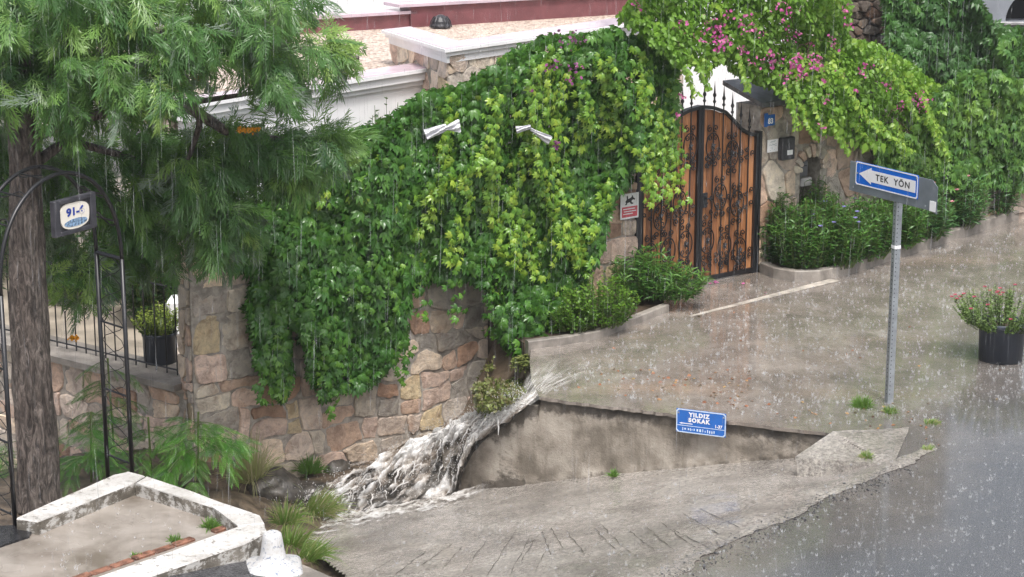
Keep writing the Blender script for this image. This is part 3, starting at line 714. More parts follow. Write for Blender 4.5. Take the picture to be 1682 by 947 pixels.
# ================================================================== KERBS AND BEDS
def ribbon(mb, P, wdt, z0, z1, inward=1):
    P = np.asarray(P, float)[:, :2]; T = np.gradient(P, axis=0); T /= np.linalg.norm(T, axis=1)[:, None]; Nn = np.stack([-T[:,1], T[:,0]], -1)*inward; Q = P + Nn*wdt; n_ = len(P)
    b = .012
    V = np.stack([np.c_[P, np.full(n_, z0)], np.c_[P, np.full(n_, z1-b)], np.c_[P+Nn*b, np.full(n_, z1)], np.c_[Q-Nn*b, np.full(n_, z1)], np.c_[Q, np.full(n_, z1-b)], np.c_[Q, np.full(n_, z0)]], 1)
    V[:, 1:5, 2] += (.012*(fb2(P[:,0]*4, P[:,1]*4, 1, 3, 2) - .5))[:, None]
    mb.grid(V, n_, 6); mb.add(V[0], [(0,1,2,3,4,5)]); mb.add(V[-1], [(5,4,3,2,1,0)])
def densify(P, k=12):
    P = np.asarray(P, float); t = np.arange(len(P)); q = np.linspace(0, len(P)-1, (len(P)-1)*k + 1); return np.stack([np.interp(q, t, P[:, i]) for i in range(P.shape[1])], -1)
RK = [Pz(u, v) for u, v in ((1247,448),(1270,457),(1305,463),(1345,462),(1388,453),(1480,423),(1580,390),(1682,357),(1800,322),(2000,262))]
mb = MB(); ribbon(mb, densify(RK, 8), .13, -.02, .15); o = mb.build('kerb', M_KERB, fixn=True); tag(o, kind='structure')
LKp = [Pz(u, v) for u, v in ((868,574),(930,566),(985,556),(1040,535),(1099,512))]
mb = MB(); ribbon(mb, densify(LKp, 8), .10, -.25, .10); o = mb.build('kerb', M_KERB, fixn=True); tag(o, kind='structure')
flat_sheet('flower_bed', [tuple(p[:2] + np.array([-.02,.05])) for p in RK] + [tuple(W(14, .01, 0)[:2]), tuple(W(1.1, .01, 0)[:2])], .10, M_SOIL)
flat_sheet('flower_bed', [tuple(p[:2] + np.array([-.05,.08])) for p in LKp] + [tuple(W(-.95, .4, 0)[:2]), tuple(W(-1.06, .03, 0)[:2]), tuple(W(-3.5, .03, 0)[:2])], .06, M_SOIL, thick=1.1)
# ================================================================== HOUSE BEHIND THE WALL
ha = R(38.7); hd = np.array([math.sin(ha), math.cos(ha), 0]); hn = np.array([math.cos(ha), -math.sin(ha), 0])
def pbox(mb, p, d, nrm, l0, l1, n0, n1, z0, z1, col=None):
    """box along d (l0..l1), depth n0..n1 along nrm, z0..z1, from plan point p"""
    q = [p + d*l0 + nrm*n1, p + d*l1 + nrm*n1, p + d*l1 + nrm*n0, p + d*l0 + nrm*n0]; mb.slab([x[:2] for x in q], z0, z1, col)
Q1 = Py(700, 108, 27.3); zt1 = Q1[2]
house = thing('house', tuple(np.append(Q1[:2] - hd[:2]*3, 0)), 'white house with a gravel roof terrace and dark red parapets behind the creeper', 'house')
HO = tuple(house.location)
Q1p = np.append(Q1[:2], 0)
LW1 = -float(np.linalg.norm(Pp(318, 165, Q1p, hn)[:2] - Q1p[:2]))
mb = MB(); pbox(mb, Q1p, hd, hn, LW1, .35, -.3, 0, -.3, zt1 - .18); mb.build('wall', M_WHITE, house, origin=HO)
mb = MB(); pbox(mb, Q1p, hd, hn, LW1-.1, .3, -.34, .04, zt1 - .24, zt1 - .17); pbox(mb, Q1p, hd, hn, LW1-.1, .3, -.36, .09, zt1 - .168, zt1 - .06); pbox(mb, Q1p, hd, hn, LW1-.1, .3, -.36, .13, zt1 - .058, zt1 - .008); mb.build('cornice', M_WHITE, house, origin=HO)
mb = MB(); pbox(mb, Q1p, hd, hn, LW1-.1, .3, -.36, .12, zt1 - .0079, zt1); mb.build('coping', M_LILAC, house, origin=HO)
zr = zt1 - .12
ra, rb = Pz(585, 50, zr), Pz(1030, 22, zr); rd = unit(rb - ra); rn = np.array([rd[1], -rd[0], 0]); RL = np.linalg.norm(rb - ra)
mb = MB(); mb.slab([(Q1p + hd*(LW1-.1) - hn*.36)[:2], (Q1p + hd*.3 - hn*.36)[:2], (Q1p + hd*14 - hn*.36)[:2], (rb + rd*6)[:2], (ra - rd*5.5)[:2]], zr - .3, zr); mb.build('roof', M_GRAVEL, house, origin=HO)
zp1 = float(Pp(585, 27, ra, rn)[2]); zp2 = float(Pp(760, 5, ra, rn)[2])
sA = float((Pp(672, 12, ra, rn) - ra) @ rd)
mb = MB(); pbox(mb, ra, rd, rn, -5.5, sA, -.3, 0, zr - .1, zp1); pbox(mb, ra, rd, rn, sA + .003, RL + 1.2, -.34, .06, zr - .1, zp2); mb.build('parapet', M_PURPLE, house, origin=HO)
mb = MB(); pbox(mb, ra, rd, rn, -5.6, sA + .12, -.42, .06, zp1 + .001, zp1 + .05); pbox(mb, ra, rd, rn, sA - .25, RL + 1.3, -.44, .12, zp2 + .001, zp2 + .05); mb.build('parapet_coping', M_LILAC, house, origin=HO)
mb = MB(); pbox(mb, ra - rn*2.4, rd, rn, -6, RL + 1.0, -4, 0, zr - .2, zr + 4.2); mb.build('upper_wall', M_WHITE, house, origin=HO)
# stone block with a white cornice --------------------------------------
Q2 = Py(735, 78, 26.3); zq = Q2[2]; Q2p = np.append(Q2[:2], 0); bl = unit(np.array([-.36, .93, 0])); bln = np.array([-bl[1], bl[0], 0])
mb = MB(); br = np.random.default_rng(4)
stones(mb, voronoi_cells(6, zq - .1 - .8, .42, .30, br), lambda x, y, o_: Q2p + np.multiply.outer(np.asarray(x), hd) + np.multiply.outer(np.asarray(o_), hn) + np.multiply.outer(np.asarray(y) + .8, ZZ), gap=.008, h=(.008,.02), r_=br, tint=1.15)
stones(mb, voronoi_cells(2.4, zq - .1 - .8, .36, .30, br), lambda x, y, o_: Q2p + np.multiply.outer(2.4 - np.asarray(x), bl) + np.multiply.outer(np.asarray(o_), bln) + np.multiply.outer(np.asarray(y) + .8, ZZ), gap=.008, h=(.008,.02), r_=br, tint=1.15)
mb.build('stone_cladding', M_STONE, house, origin=HO)
def block(mb, e, z0, z1):
    a = Q2p + hn*e + bln*e*1.0; q = [a, Q2p + hd*6 + hn*e, Q2p + hd*6 - hn*.5, Q2p + hd*.45 + bl*.45, Q2p + bl*2.4 + hd*.4, Q2p + bl*2.4 + bln*e]
    mb.slab([x[:2] for x in q], z0, z1)
mb = MB(); block(mb, -.002, -.3, zq - .11); mb.build('block_wall', M_MORTAR, house, origin=HO)
mb = MB(); block(mb, .05, zq - .20, zq - .108); block(mb, .10, zq - .107, zq - .05); block(mb, .16, zq - .049, zq - .006); mb.build('cornice', M_WHITE, house, origin=HO)
mb = MB(); block(mb, .12, zq - .0055, zq + .004); mb.build('coping', M_LILAC, house, origin=HO)
# white wall seen above the gate, with a stone quoin
G1 = Pw(1120, 150, -3.6); s_g = float(wall_sz(G1)[0])
mb = MB(); wbox(mb, s_g, s_g + 2.3, -4.0, -3.6, -.2, 3.6); mb.build('wall', M_WHITE, house, origin=HO)
mb = MB(); stones(mb, voronoi_cells(.5, 3.7, .25, .26, br), lambda x, y, o_: W(s_g - .5 + np.asarray(x), -3.6 + np.asarray(o_), -.2 + np.asarray(y)), gap=.01, r_=br); wbox(mb, s_g - .5, s_g - .003, -4, -3.6, -.2, 3.5, (.3,.25,.2)); mb.build('quoin', M_STONE, house, origin=HO, smooth=False)
# dark dome on the roof edge
M_DARK = simple('dark_plastic', (.035,.035,.04), .35, var=.3, scale=20)
p = Pz(724, 44, zr + .02)
vt = thing('roof_vent', tuple(p), 'small dark ribbed dome on the gravel roof behind the white cornice', 'roof vent')
mb = MB(); mb.lathe([(.17,0),(.18,.03),(.15,.06),(.145,.10),(.11,.16),(.05,.2),(.001,.21)], 14); mb.build('cap', M_DARK, vt)
mb = MB(); [mb.tube([(.185*math.cos(a), .185*math.sin(a), .0), (.16*math.cos(a), .16*math.sin(a), .1), (.11*math.cos(a), .11*math.sin(a), .175)], .008, 5) for a in np.arange(0, 6.28, .52)]; mb.build('rib', M_DARK, vt)

# boundary walls behind the greenery at the right
M_STONE_D = M_STONE
bw = thing('boundary_wall', tuple(W(7, 0, 0)), 'stone boundary wall buried under the ivy hedge right of the niche', 'stone wall')
mb = MB(); wbox(mb, 3.1, 16, -.45, -.06, -.1, 1.9); mb.build('mortar_core', M_MORTAR, bw, origin=tuple(bw.location))
mb = MB(); stones(mb, voronoi_cells(8, 1.98, .5, .4, br), lambda x, y, o_: W(3.1 + np.asarray(x), -.06 + np.asarray(o_), np.asarray(y) - .1), r_=br); mb.build('stone_face', M_STONE, bw, origin=tuple(bw.location))
s_o = float(wall_sz(Pw(1385, 40, -5))[0]); s_o2 = float(wall_sz(Pw(1590, 20, -5))[0])
ow = thing('old_wall', tuple(W(s_o + 2, -5, 0)), 'dark weathered old stone wall high behind the bougainvillea', 'stone wall')
mb = MB(); stones(mb, voronoi_cells(s_o2 - s_o, 7.5, .32, .15, br), lambda x, y, o_: W(s_o + np.asarray(x), -5 + np.asarray(o_), np.asarray(y)), r_=br, tint=.24, h=(.02,.12), gap=.02); mb.build('stone_face', M_STONE, ow, origin=tuple(ow.location))
mb = MB(); wbox(mb, s_o - .1, s_o2, -5.6, -5.004, -.2, 7.4); mb.build('core', simple('dark_core', (.06,.05,.045), .8), ow, origin=tuple(ow.location))
# grey building at the top right corner
gq = Pw(1640, 36, -6.2); 
gb = thing('grey_building', (gq[0]+1.5, gq[1]+2, 0), 'grey rendered building with a dark arched opening at the upper right corner', 'building')
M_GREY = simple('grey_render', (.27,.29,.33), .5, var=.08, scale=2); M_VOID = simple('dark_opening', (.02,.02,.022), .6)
x0, y0, zb = gq[0], gq[1], gq[2]
mb = MB(); mb.box((x0-.42, y0+.02, zb), (x0+.14, y0+3, zb+2.2)); mb.box((x0+1.4, y0+.02, zb), (x0+4, y0+3, zb+2.2)); mb.box((x0-.42, y0+.02, -.1), (x0+4, y0+3, zb-.002))
arc = [(x0+.14, zb+2.2)] + [(x0+.77-.63*math.cos(a), zb+.02+.62*math.sin(a)) for a in np.linspace(0, math.pi, 20)] + [(x0+1.4, zb+2.2)]
mb.prism(arc, y0+.021, y0+.4); mb.build('wall', M_GREY, gb, origin=tuple(gb.location))
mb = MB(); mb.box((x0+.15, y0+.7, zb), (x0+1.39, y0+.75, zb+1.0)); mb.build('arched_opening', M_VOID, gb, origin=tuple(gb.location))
mb = MB(); mb.box((x0-.1, y0-.12, zb-.05), (x0+4, y0+.018, zb+.01), bev=.01); mb.build('ledge', simple('pale_ledge', (.35,.35,.36), .4), gb, origin=tuple(gb.location))

# ================================================================== GATE
M_IRON = simple('wet_black_iron', (.008,.008,.010), .38, var=.3, scale=20, spec=.6); M_IRON2 = simple('forged_iron_ornament', (.05,.052,.058), .3, metal=.6, var=.3, scale=30)
def mk_wood():
    m, nt, b, o = mat_new('wet_brown_planks'); at = nt.nodes.new('ShaderNodeAttribute'); at.attribute_name = 'col'; co = coord(nt, (18, 18, 1.4))
    g = noise(nt, co, 2.2, 6, .65, .8); c = mix(nt, .75, at.outputs['Color'], ramp(nt, g, [(.3, (.5,.45,.4)), (.55, (1,1,1)), (.8, (1.35,1.3,1.2))]), 'MULTIPLY')
    nt.links.new(c, b.inputs['Base Color']); b.inputs['Roughness'].default_value = .35; bump(nt, b, g, .4, .008); return m
M_WOOD = mk_wood()
MG = frame(C0, w, -nv, ZZ)
gate = thing('gate', None, 'double wooden plank gate covered with black wrought iron scrolls and spikes', 'gate', M=MG)
tp = [(1150,175),(1170,176),(1190,183),(1203,196),(1217,212),(1230,219),(1243,221)]
tsz = [[float(q) for q in wall_sz(Pw(u, v))] for u, v in tp]; TX = [0.0] + [q[0] for q in tsz[1:]]; TZ = [q[2] for q in tsz]
def ztop(x): return np.interp(abs(x), TX, TZ)
GW = 1.045
EL = [(1168,239),(1200,251),(1180,322),(1208,333),(1159,394),(1187,402),(1131,240),(1114,334),(1082,355),(1123,400),(1095,411),(1100,262),(1212,410),(1066,420)]
ELS = [[float(q) for q in wall_sz(Pw(u, v))] for u, v in EL]; ELS = [(a, c) for a, _, c in ELS]
RODS = [-.98,-.83,-.66,-.49,-.33,-.17,.06,.24,.41,.57,.73,.89]
def spiral(cx, cz, r0, turns, a0, sgn, y=-.028):
    t = np.linspace(0, 1, 18); r_ = r0*(1 - .8*t); a = a0 + sgn*turns*2*math.pi*t; return np.stack([cx + r_*np.cos(a), np.full(18, y), cz + r_*np.sin(a)], -1)
for sgn in (-1, 1):
    leaf = bpy.data.objects.new('gate_leaf', None); COL.objects.link(leaf); leaf.parent = gate; leaf.empty_display_size = .1
    mb = MB(); gr_ = np.random.default_rng(5 + sgn); xs = np.linspace(.035, GW - .03, 10)
    for i in range(9):
        xa, xb = xs[i] + .003, xs[i+1] - .003; pl = [(sgn*xa, .06), (sgn*xb, .06)] + [(sgn*x, float(ztop(x)) - .03) for x in np.linspace(xb, xa, 5)]
        if sgn < 0: pl = pl[::-1]
        c = np.array([(.30,.13,.055),(.36,.162,.07),(.23,.098,.044),(.40,.185,.082)][gr_.integers(4)])*gr_.uniform(.8, 1.15); mb.prism(pl, .0, .035, c)
    mb.build('plank_panel', M_WOOD, leaf, fixn=True)
    mb = MB(); xa = .0 if sgn > 0 else 0
    mb.box((min(sgn*.004, sgn*.05), -.045, .0), (max(sgn*.004, sgn*.05), .05, float(ztop(.03)))); mb.box((min(sgn*(GW-.035), sgn*(GW+.02)), -.045, -.01), (max(sgn*(GW-.035), sgn*(GW+.02)), .05, float(ztop(GW)) + .02))
    mb.box((min(sgn*.052, sgn*(GW-.037)), -.035, .015), (max(sgn*.052, sgn*(GW-.037)), .045, .075))
    xx = np.linspace(.0, GW, 26); V = []
    for x in xx:
        z = float(ztop(x)); V += [[sgn*x, -.04, z-.022], [sgn*x, -.04, z+.022], [sgn*x, .045, z+.022], [sgn*x, .045, z-.022]]
    V = np.array(V); Fc = [(i*4+j, i*4+(j+1)%4, i*4+4+(j+1)%4, i*4+4+j) for i in range(25) for j in range(4)]; mb.add(V, Fc)
    mb.build('iron_frame', M_IRON, leaf, fixn=True)
    mb = MB()
    for x in RODS:
        if (x > 0) != (sgn > 0): continue
        mb.tube([(x, -.022, .05), (x, -.022, float(ztop(x)))], .009, 6)
    for ex, ez in ELS:
        if (ex > 0) != (sgn > 0): continue
        a = np.linspace(0, 2*math.pi, 30)[:-1]; mb.tube(np.stack([ex + .118*np.cos(a), np.full(29, -.033), ez + .175*np.sin(a)], -1), .0085, 5, closed=True)
        for q in (-1, 1):
            for r_ in (-1, 1): mb.tube(spiral(ex + r_*.05, ez + q*.105, .045, 1.2, math.pi*(.5 - .5*r_), q*r_), .007, 5); mb.tube(spiral(ex + r_*.055, ez + q*.235, .05, 1.3, -q*r_*math.pi/2, -q*r_), .008, 5)
    for i in range(9):
        x = sgn*(.12 + .105*i)
        for z in (.22, .30, .97 - .03*sgn, 1.12, 1.62, 1.72):
            if z < ztop(x) - .2: mb.tube(spiral(x, z + .04*((i % 3) - 1), .04, 1.2, i*1.3, 1 if i % 2 else -1), .008, 5)
    mb.build('scrollwork', M_IRON, leaf)
    for ex, ez in ELS:
        if (ex > 0) != (sgn > 0): continue
        mb = MB()
        for k in range(6):
            a = k*math.pi/3 + .3; r_ = .05; mb.add(np.array([[ex, -.045, ez], [ex + r_*.55*math.cos(a-.5), -.036, ez + r_*.8*math.sin(a-.5)], [ex + r_*math.cos(a), -.05, ez + r_*1.5*math.sin(a)], [ex + r_*.55*math.cos(a+.5), -.036, ez + r_*.8*math.sin(a+.5)]]), [(0,1,2,3)])
        mb.lathe([(.018,-.012),(.022,0),(.012,.014)], 8, (ex, -.045, ez)); mb.build('rosette', M_IRON2, leaf)
    for x in RODS:
        if (x > 0) != (sgn > 0): continue
        mb = MB(); z = float(ztop(x)); mb.lathe([(.009,0),(.009,.06),(.02,.075),(.022,.09),(.012,.105),(.012,.14),(.022,.155),(.024,.175),(.013,.20),(.010,.24),(.001,.36)], 8, (x, -.022, z)); mb.build('spike', M_IRON, leaf, smooth=True)
    if sgn > 0:
        mb = MB(); mb.box((.055, -.05, 1.02), (.135, -.03, 1.22), bev=.006); mb.tube([(.075,-.055,1.15),(.075,-.09,1.15),(.17,-.09,1.14)], .011, 6); mb.build('handle', M_IRON2, leaf)
# gate posts (part of the gate frame)
for x in (-GW-.065, GW+.025): mb = MB(); mb.box((x, -.05, -.03), (x+.045, .06, float(ztop(GW))+.05)); mb.build('gate_post', M_IRON, gate)

# ================================================================== SMALL THINGS ON THE WALLS
M_BLUE = simple('sign_blue', (.012,.09,.40), .25, var=.06, scale=10); M_SIGNW = simple('sign_white', (.80,.80,.82), .3, var=.03); M_BLACK = simple('sign_black', (.012,.012,.015), .4); M_RED = simple('sign_red', (.62,.10,.13), .4, var=.15, scale=30)
M_BLUE2 = simple('plate_blue', (.012,.10,.36), .3, var=.08, scale=10)
def wall_thing(name, u, v, label, cat, n0=.06, group=None, zrot=0):
    s_, _, z_ = [float(q) for q in wall_sz(Pw(u, v, n0))]; return thing(name, None, label, cat, group, M=frame(W(s_, n0, z_), w, -nv, ZZ))
t = wall_thing('house_number_plate', 1265, 197, 'small blue plate with house number beside the top of the gate', 'number plate', .075)
mb = MB(); mb.box((-.09,-.004,-.075), (.09,.004,.075), bev=.003); mb.box((-.11,-.0035,-.085), (-.045,.006,.10), bev=.002); mb.build('plate', M_BLUE2, t); text_mesh('83', .10, M_SIGNW, t, .005, -.015, -.0055, .0008, .003)
t = wall_thing('notice_sheet', 1269, 239, 'white paper notice stuck on stone between gate and black intercom', 'notice', .07)
mb = MB(); mb.box((-.10,-.003,-.085), (.10,.003,.085)); mb.build('sheet', M_SIGNW, t)
mb = MB(); nr = np.random.default_rng(2)
for k in range(16): a, b_ = nr.uniform(-.08,.07), nr.uniform(-.07,.065); mb.box((a,-.0042,b_), (a+nr.uniform(.01,.05),-.0031,b_+.006))
mb.build('faded_print', simple('faded_print', (.30,.38,.42), .5), t)
t = wall_thing('intercom_box', 1291, 243, 'tall black intercom box with a small white tag on the stone pillar', 'intercom', .085)
mb = MB(); mb.box((-.125,-.055,-.155), (.125,.03,.155), bev=.012); mb.build('housing', M_DARK, t); mb = MB(); mb.box((-.03,-.059,-.085), (.075,-.0555,-.02)); mb.build('tag', M_SIGNW, t)
mb = MB(); mb.lathe([(.022,0),(.022,.006),(.016,.008),(.001,.008)], 14); o = mb.build('button', M_IRON2, t); o.rotation_euler = (R(90),0,0); o.location = (0,-.0555,.04)
# box and white parcel in the niche
t = thing('letter_box', None, 'dark metal letter box hung inside the arched wall niche', 'letter box', M=frame(W(sN-.13, -.10, zs+.02), w, -nv, ZZ))
mb = MB(); mb.box((-.12,-.07,-.10), (.12,.07,.12), bev=.008); mb.build('housing', M_SLATE, t); mb = MB(); mb.box((-.09,-.074,.045), (.09,-.0705,.06)); mb.build('slot', M_BLACK, t)
t = thing('white_parcel', None, 'small pale packet standing under the letter box in the niche', 'packet', M=frame(W(sN+.04, -.14, zs-.17), w, -nv, ZZ)); mb = MB(); mb.box((-.11,-.05,-.07), (.11,.05,.05), bev=.015); mb.build('packet', simple('pale_packet', (.55,.53,.52), .5), t)
# guard dog warning sign left of the gate
t = wall_thing('warning_sign', 1034, 338, 'white warning sign with black dog and red panel on stone left of gate', 'warning sign', .075)
hw, hh = .155, .165
mb = MB(); mb.box((-hw,-.004,-hh), (hw,.004,hh), bev=.003); mb.build('plate', M_SIGNW, t)
mb = MB(); dog = [(-.085,.02),(-.05,.02),(-.04,.045),(.0,.05),(.02,.025),(.055,.022),(.06,.035),(.03,.05),(.035,.075),(.06,.08),(.085,.072),(.088,.09),(.06,.105),(.045,.14),(.03,.115),(.0,.10),(-.03,.095),(-.035,.14),(-.055,.13),(-.05,.09),(-.075,.06),(-.06,.045)]; mb.prism(dog, -.0055, -.0041); mb.build('dog_symbol', M_BLACK, t)
mb = MB(); mb.box((-.13,-.0055,-.14), (.13,-.0041,-.005)); mb.build('red_panel', M_RED, t)
mb = MB()
for k, (a, b_) in enumerate(((-.11,.09),(-.10,.11),(-.11,.05))): mb.box((a,-.0068,-.04-.032*k), (b_,-.0056,-.028-.032*k))
mb.build('print_lines', M_SIGNW, t)

M_GALV = simple('galvanised_steel', (.30,.325,.35), .38, metal=.35, var=.15, scale=14, bmp=.15)
# ================================================================== STREET NAME SIGN ON THE RETAINING WALL
M_BLUE3 = simple('street_sign_blue', (.02,.13,.47), .25, var=.06, scale=10); M_PALE = simple('pale_blue_border', (.55,.66,.80), .35, var=.1, scale=20)
ctr = Pp(1151.5, 694, np.append(E1[:2] + wn*.10, 0), np.append(wn, 0))
wdir = np.append(we, 0); 
t = thing('street_name_sign', None, 'blue street name plate with pale border fixed to the retaining wall', 'street sign', M=frame(ctr, wdir, np.append(-wn, 0), ZZ))
sw, sh = .27, .128
mb = MB(); mb.box((-sw,-.004,-sh), (sw,.004,sh), bev=.004); mb.build('plate', M_BLUE3, t)
mb = MB()
def rect_frame(mb, x0, x1, z0, z1, th_, y0, y1, ch=.02):
    def pl(i): return [(x0+i+ch,z0+i),(x1-i-ch,z0+i),(x1-i,z0+i+ch),(x1-i,z1-i-ch),(x1-i-ch,z1-i),(x0+i+ch,z1-i),(x0+i,z1-i-ch),(x0+i,z0+i+ch)]
    a, b_ = pl(0), pl(th_); V = [[x,y0,z] for x,z in a] + [[x,y0,z] for x,z in b_] + [[x,y1,z] for x,z in a] + [[x,y1,z] for x,z in b_]
    mb.add(np.array(V), [(i,(i+1)%8,8+(i+1)%8,8+i) for i in range(8)] + [(16+i,24+i,24+(i+1)%8,16+(i+1)%8) for i in range(8)] + [(i,16+i,16+(i+1)%8,(i+1)%8) for i in range(8)] + [(8+i,8+(i+1)%8,24+(i+1)%8,24+i) for i in range(8)])
rect_frame(mb, -sw+.002, sw-.002, -sh+.002, sh-.002, .010, -.0062, -.0041); mb.box((-sw+.015,-.0058,-.053), (sw-.015,-.0042,-.047)); mb.build('border', M_PALE, t)
text_mesh('YILDIZ', .060, M_SIGNW, t, -.02, .072, -.0058, .0008, .0035, spacing=1.25); text_mesh('SOKAK', .060, M_SIGNW, t, -.02, .014, -.0058, .0008, .0035, spacing=1.25); text_mesh('1-37', .045, M_SIGNW, t, .19, -.022, -.0058, .0008, .0015)
mb = MB(); mb.box((-.21,-.006,-.030), (-.09,-.0043,-.022)); mb.prism([(-.235,-.026),(-.205,-.036),(-.205,-.016)], -.006, -.0043); mb.build('arrow', M_SIGNW, t, fixn=True)
mb = MB(); x = -.2
while x < .16: 
    q = nr.uniform(.008,.02); mb.box((x,-.0058,-.098 + nr.uniform(-.006,.006)), (x+q,-.0043,-.072 + nr.uniform(-.008,.004))); x += q + nr.uniform(.006,.02) 
mb.build('worn_print', M_PALE, t)
for x in (-.245, .245): mb = MB(); mb.prism([(x + .009*math.cos(q), .085 + .009*math.sin(q)) for q in np.linspace(0, 6.2832, 9)[:-1]], -.010, -.0041); mb.build('bolt', M_GALV, t, fixn=True)

# ================================================================== ONE WAY SIGN
M_PLATEG = simple('grey_sign_back', (.20,.225,.26), .32, metal=.25, var=.10, scale=4)
M_BLUE1 = simple('one_way_blue', (.012,.13,.58), .22, var=.05, scale=6)
pb_ = Pz(1460, 661, 0)
ows = thing('one_way_sign', tuple(pb_), 'blue one way arrow sign on a grey plate and perforated steel post', 'road sign')
mb = MB(); mb.box((-.036,-.036,-.15), (.036,.036,2.36), bev=.006)
o = mb.build('post', M_GALV, ows)
mb = MB()
for k in range(46): mb.box((-.0367,-.008,.1+.046*k), (-.0361,.008,.112+.046*k)); mb.box((-.022,-.0367,.1+.046*k), (-.012,-.0361,.112+.046*k))
mb.build('post_holes', M_BLACK, o)
o.rotation_euler[2] = R(20)
mb = MB(); mb.box((-.038,-.038,1.68), (.038,.038,1.72), bev=.004); o2 = mb.build('white_band', M_SIGNW, o)
ph = R(60.2); sr_ = np.array([math.cos(ph), -math.sin(ph), 0]); sn_ = np.array([-math.sin(ph), -math.cos(ph), 0]); front = pb_ + np.array([0,0,0])
cB = Pp(1456, 295, pb_ + sn_*.06, sn_)
pn = bpy.data.objects.new('sign_panel', None); COL.objects.link(pn); pn.parent = ows; Mloc = Matrix(frame(cB - pb_, sr_, -sn_, ZZ).tolist()); pn.matrix_local = Mloc
bh, bw_ = .25, .99
cG = Pp(1466, 304, pb_ + sn_*.05, sn_); dx = float((cG - cB) @ sr_); dz = float(cG[2] - cB[2])
mb = MB(); mb.box((dx-.69,.006,dz-.165), (dx+.61,.012,dz+.155), bev=.003); mb.prism([(dx+.60,dz+.155),(dx+.61,dz+.155),(dx+.69,dz+.09),(dx+.69,dz-.185),(dx+.60,dz-.165)], .0062, .0118); mb.build('back_plate', M_PLATEG, pn, fixn=True)
mb = MB(); mb.box((-bw_/2,-.004,-bh/2), (bw_/2,.0045,bh/2), bev=.003); mb.build('blue_plate', M_BLUE1, pn)
mb = MB(); rect_frame(mb, -bw_/2+.004, bw_/2-.004, -bh/2+.003, bh/2-.003, .012, -.0058, -.0041, .018); mb.build('border', M_SIGNW, pn)
mb = MB(); mb.prism([(-.435,.0),(-.238,-.088),(-.238,-.062),(.458,-.062),(.458,.062),(-.238,.062),(-.238,.088)], -.006, -.0041); mb.build('arrow', M_SIGNW, pn, fixn=True)
text_mesh('TEK  YÖN', .092, M_BLACK, pn, .105, -.004, -.0068, .0006, .0018, sx=1.14, spacing=1.18)
mb = MB(); mb.box((dx+.59,-.0005,dz-.165), (dx+.675,.0055,dz-.06)); mb.build('sticker', M_SIGNW, pn)
for x, z in ((-.46,.0),(.475,.095),(dx-.62,dz-.12),(dx+.52,dz-.13)):
    mb = MB(); a_ = np.linspace(0, 6.2832, 9)[:-1]; mb.prism([(x + .011*math.cos(q), z + .011*math.sin(q)) for q in a_], -.0095 if abs(x) < .5 and z in (.0, .095) else .002, .0058); mb.build('bolt', M_GALV, pn, fixn=True)

# ================================================================== TERRACE CORNER IN THE FOREGROUND
ZT = -.10; ZK = .03
def polyz(px, z): return [tuple(Pz(u, v, z)) for u, v in px]
ter = [(-520,1110),(-300,1010),(61,872),(219,799),(350,838),(394,868),(160,950),(20,1000),(-150,1120)]
mb = MB(); mb.slab([p[:2] for p in polyz(ter, ZT)], -1.8, ZT); o = mb.build('terrace_paving', M_TERR, fixn=True); tag(o, kind='structure')
def kerb_slab(name, px, z0, z1, mat, label=None):
    P = np.array(polyz(px, z1))[:, :2]; q = densify(np.vstack([P, P[:1]]), 6)[:-1]; c = P.mean(0); mb = MB()
    jit = .006*(fb2(q[:,0]*12, q[:,1]*12, 1, 3, 4) - .5)*2; q = q + (q - c)/np.linalg.norm(q - c, axis=1)[:,None]*jit[:,None]; n_ = len(q); inn = c + (q - c)*(1 - .012/np.linalg.norm(q - c, axis=1)[:,None])
    zz = .012*(fb2(q[:,0]*5, q[:,1]*5, 1, 3, 9) - .5)
    V = np.concatenate([np.c_[q, np.full(n_, z0)], np.c_[q, z1 - .012 + zz], np.c_[inn, z1 + zz]]); Fc = [(k*n_+i, k*n_+(i+1)%n_, (k+1)*n_+(i+1)%n_, (k+1)*n_+i) for k in range(2) for i in range(n_)] + [tuple(range(2*n_, 3*n_))]
    if mat is M_KWHITE:
        mb.v.append(V); mb.n = len(V); mb.c.append(np.zeros((len(V), 4))); mb.f = [tuple(int(i) for i in f) for f in Fc]; mb.mi = [1]*n_ + [0]*(len(Fc) - n_); return mb.build(name, [mat, M_KSIDE], fixn=True)
    mb.add(V, Fc); o = mb.build(name, mat, fixn=True); return o
wk = [kerb_slab('terrace_kerb', [(27,850),(188,779),(212,773),(238,781),(221,791),(62,856)], -1.2, ZK, M_KWHITE), kerb_slab('terrace_kerb', [(240,782),(330,812),(428,847),(434,858),(391,863),(349,832),(223,792.5)], -1.2, ZK, M_KWHITE), kerb_slab('terrace_kerb', [(391,864.5),(434,860),(439,872),(400,893),(240,948),(90,1010),(20,1000),(160,948)], -1.2, ZK - .005, M_KWHITE)]
for o, l in zip(wk, ('white painted kerb behind the left edge of the terrace, under the arch', 'white painted kerb sloping right from the terrace corner towards the ditch', 'broad white painted kerb beside the brick edging and coarse asphalt')): tag(o, l, 'kerb', 'white kerbs round the terrace')
mb = MB(); a, b_ = Pz(386, 866, ZT), Pz(118, 958, ZT); d_ = b_ - a; Lb = np.linalg.norm(d_); d_ /= Lb; nn = np.array([-d_[1], d_[0], 0])
if nn[1] < 0: nn = -nn
k = 0.0
while k < Lb:
    lb = .21 + .02*rng.random(); q0 = a + d_*k; Mx = frame(q0 + np.array([0,0,ZT - .02 + .012*rng.random()]) - np.array([0,0,a[2]]) , d_, nn, ZZ)
    if rng.random() > .08: mb.box((.006,.0+.01*rng.random(),0), (lb-.006,.085,.034), (1,1,1), Mx, .008)
    k += lb
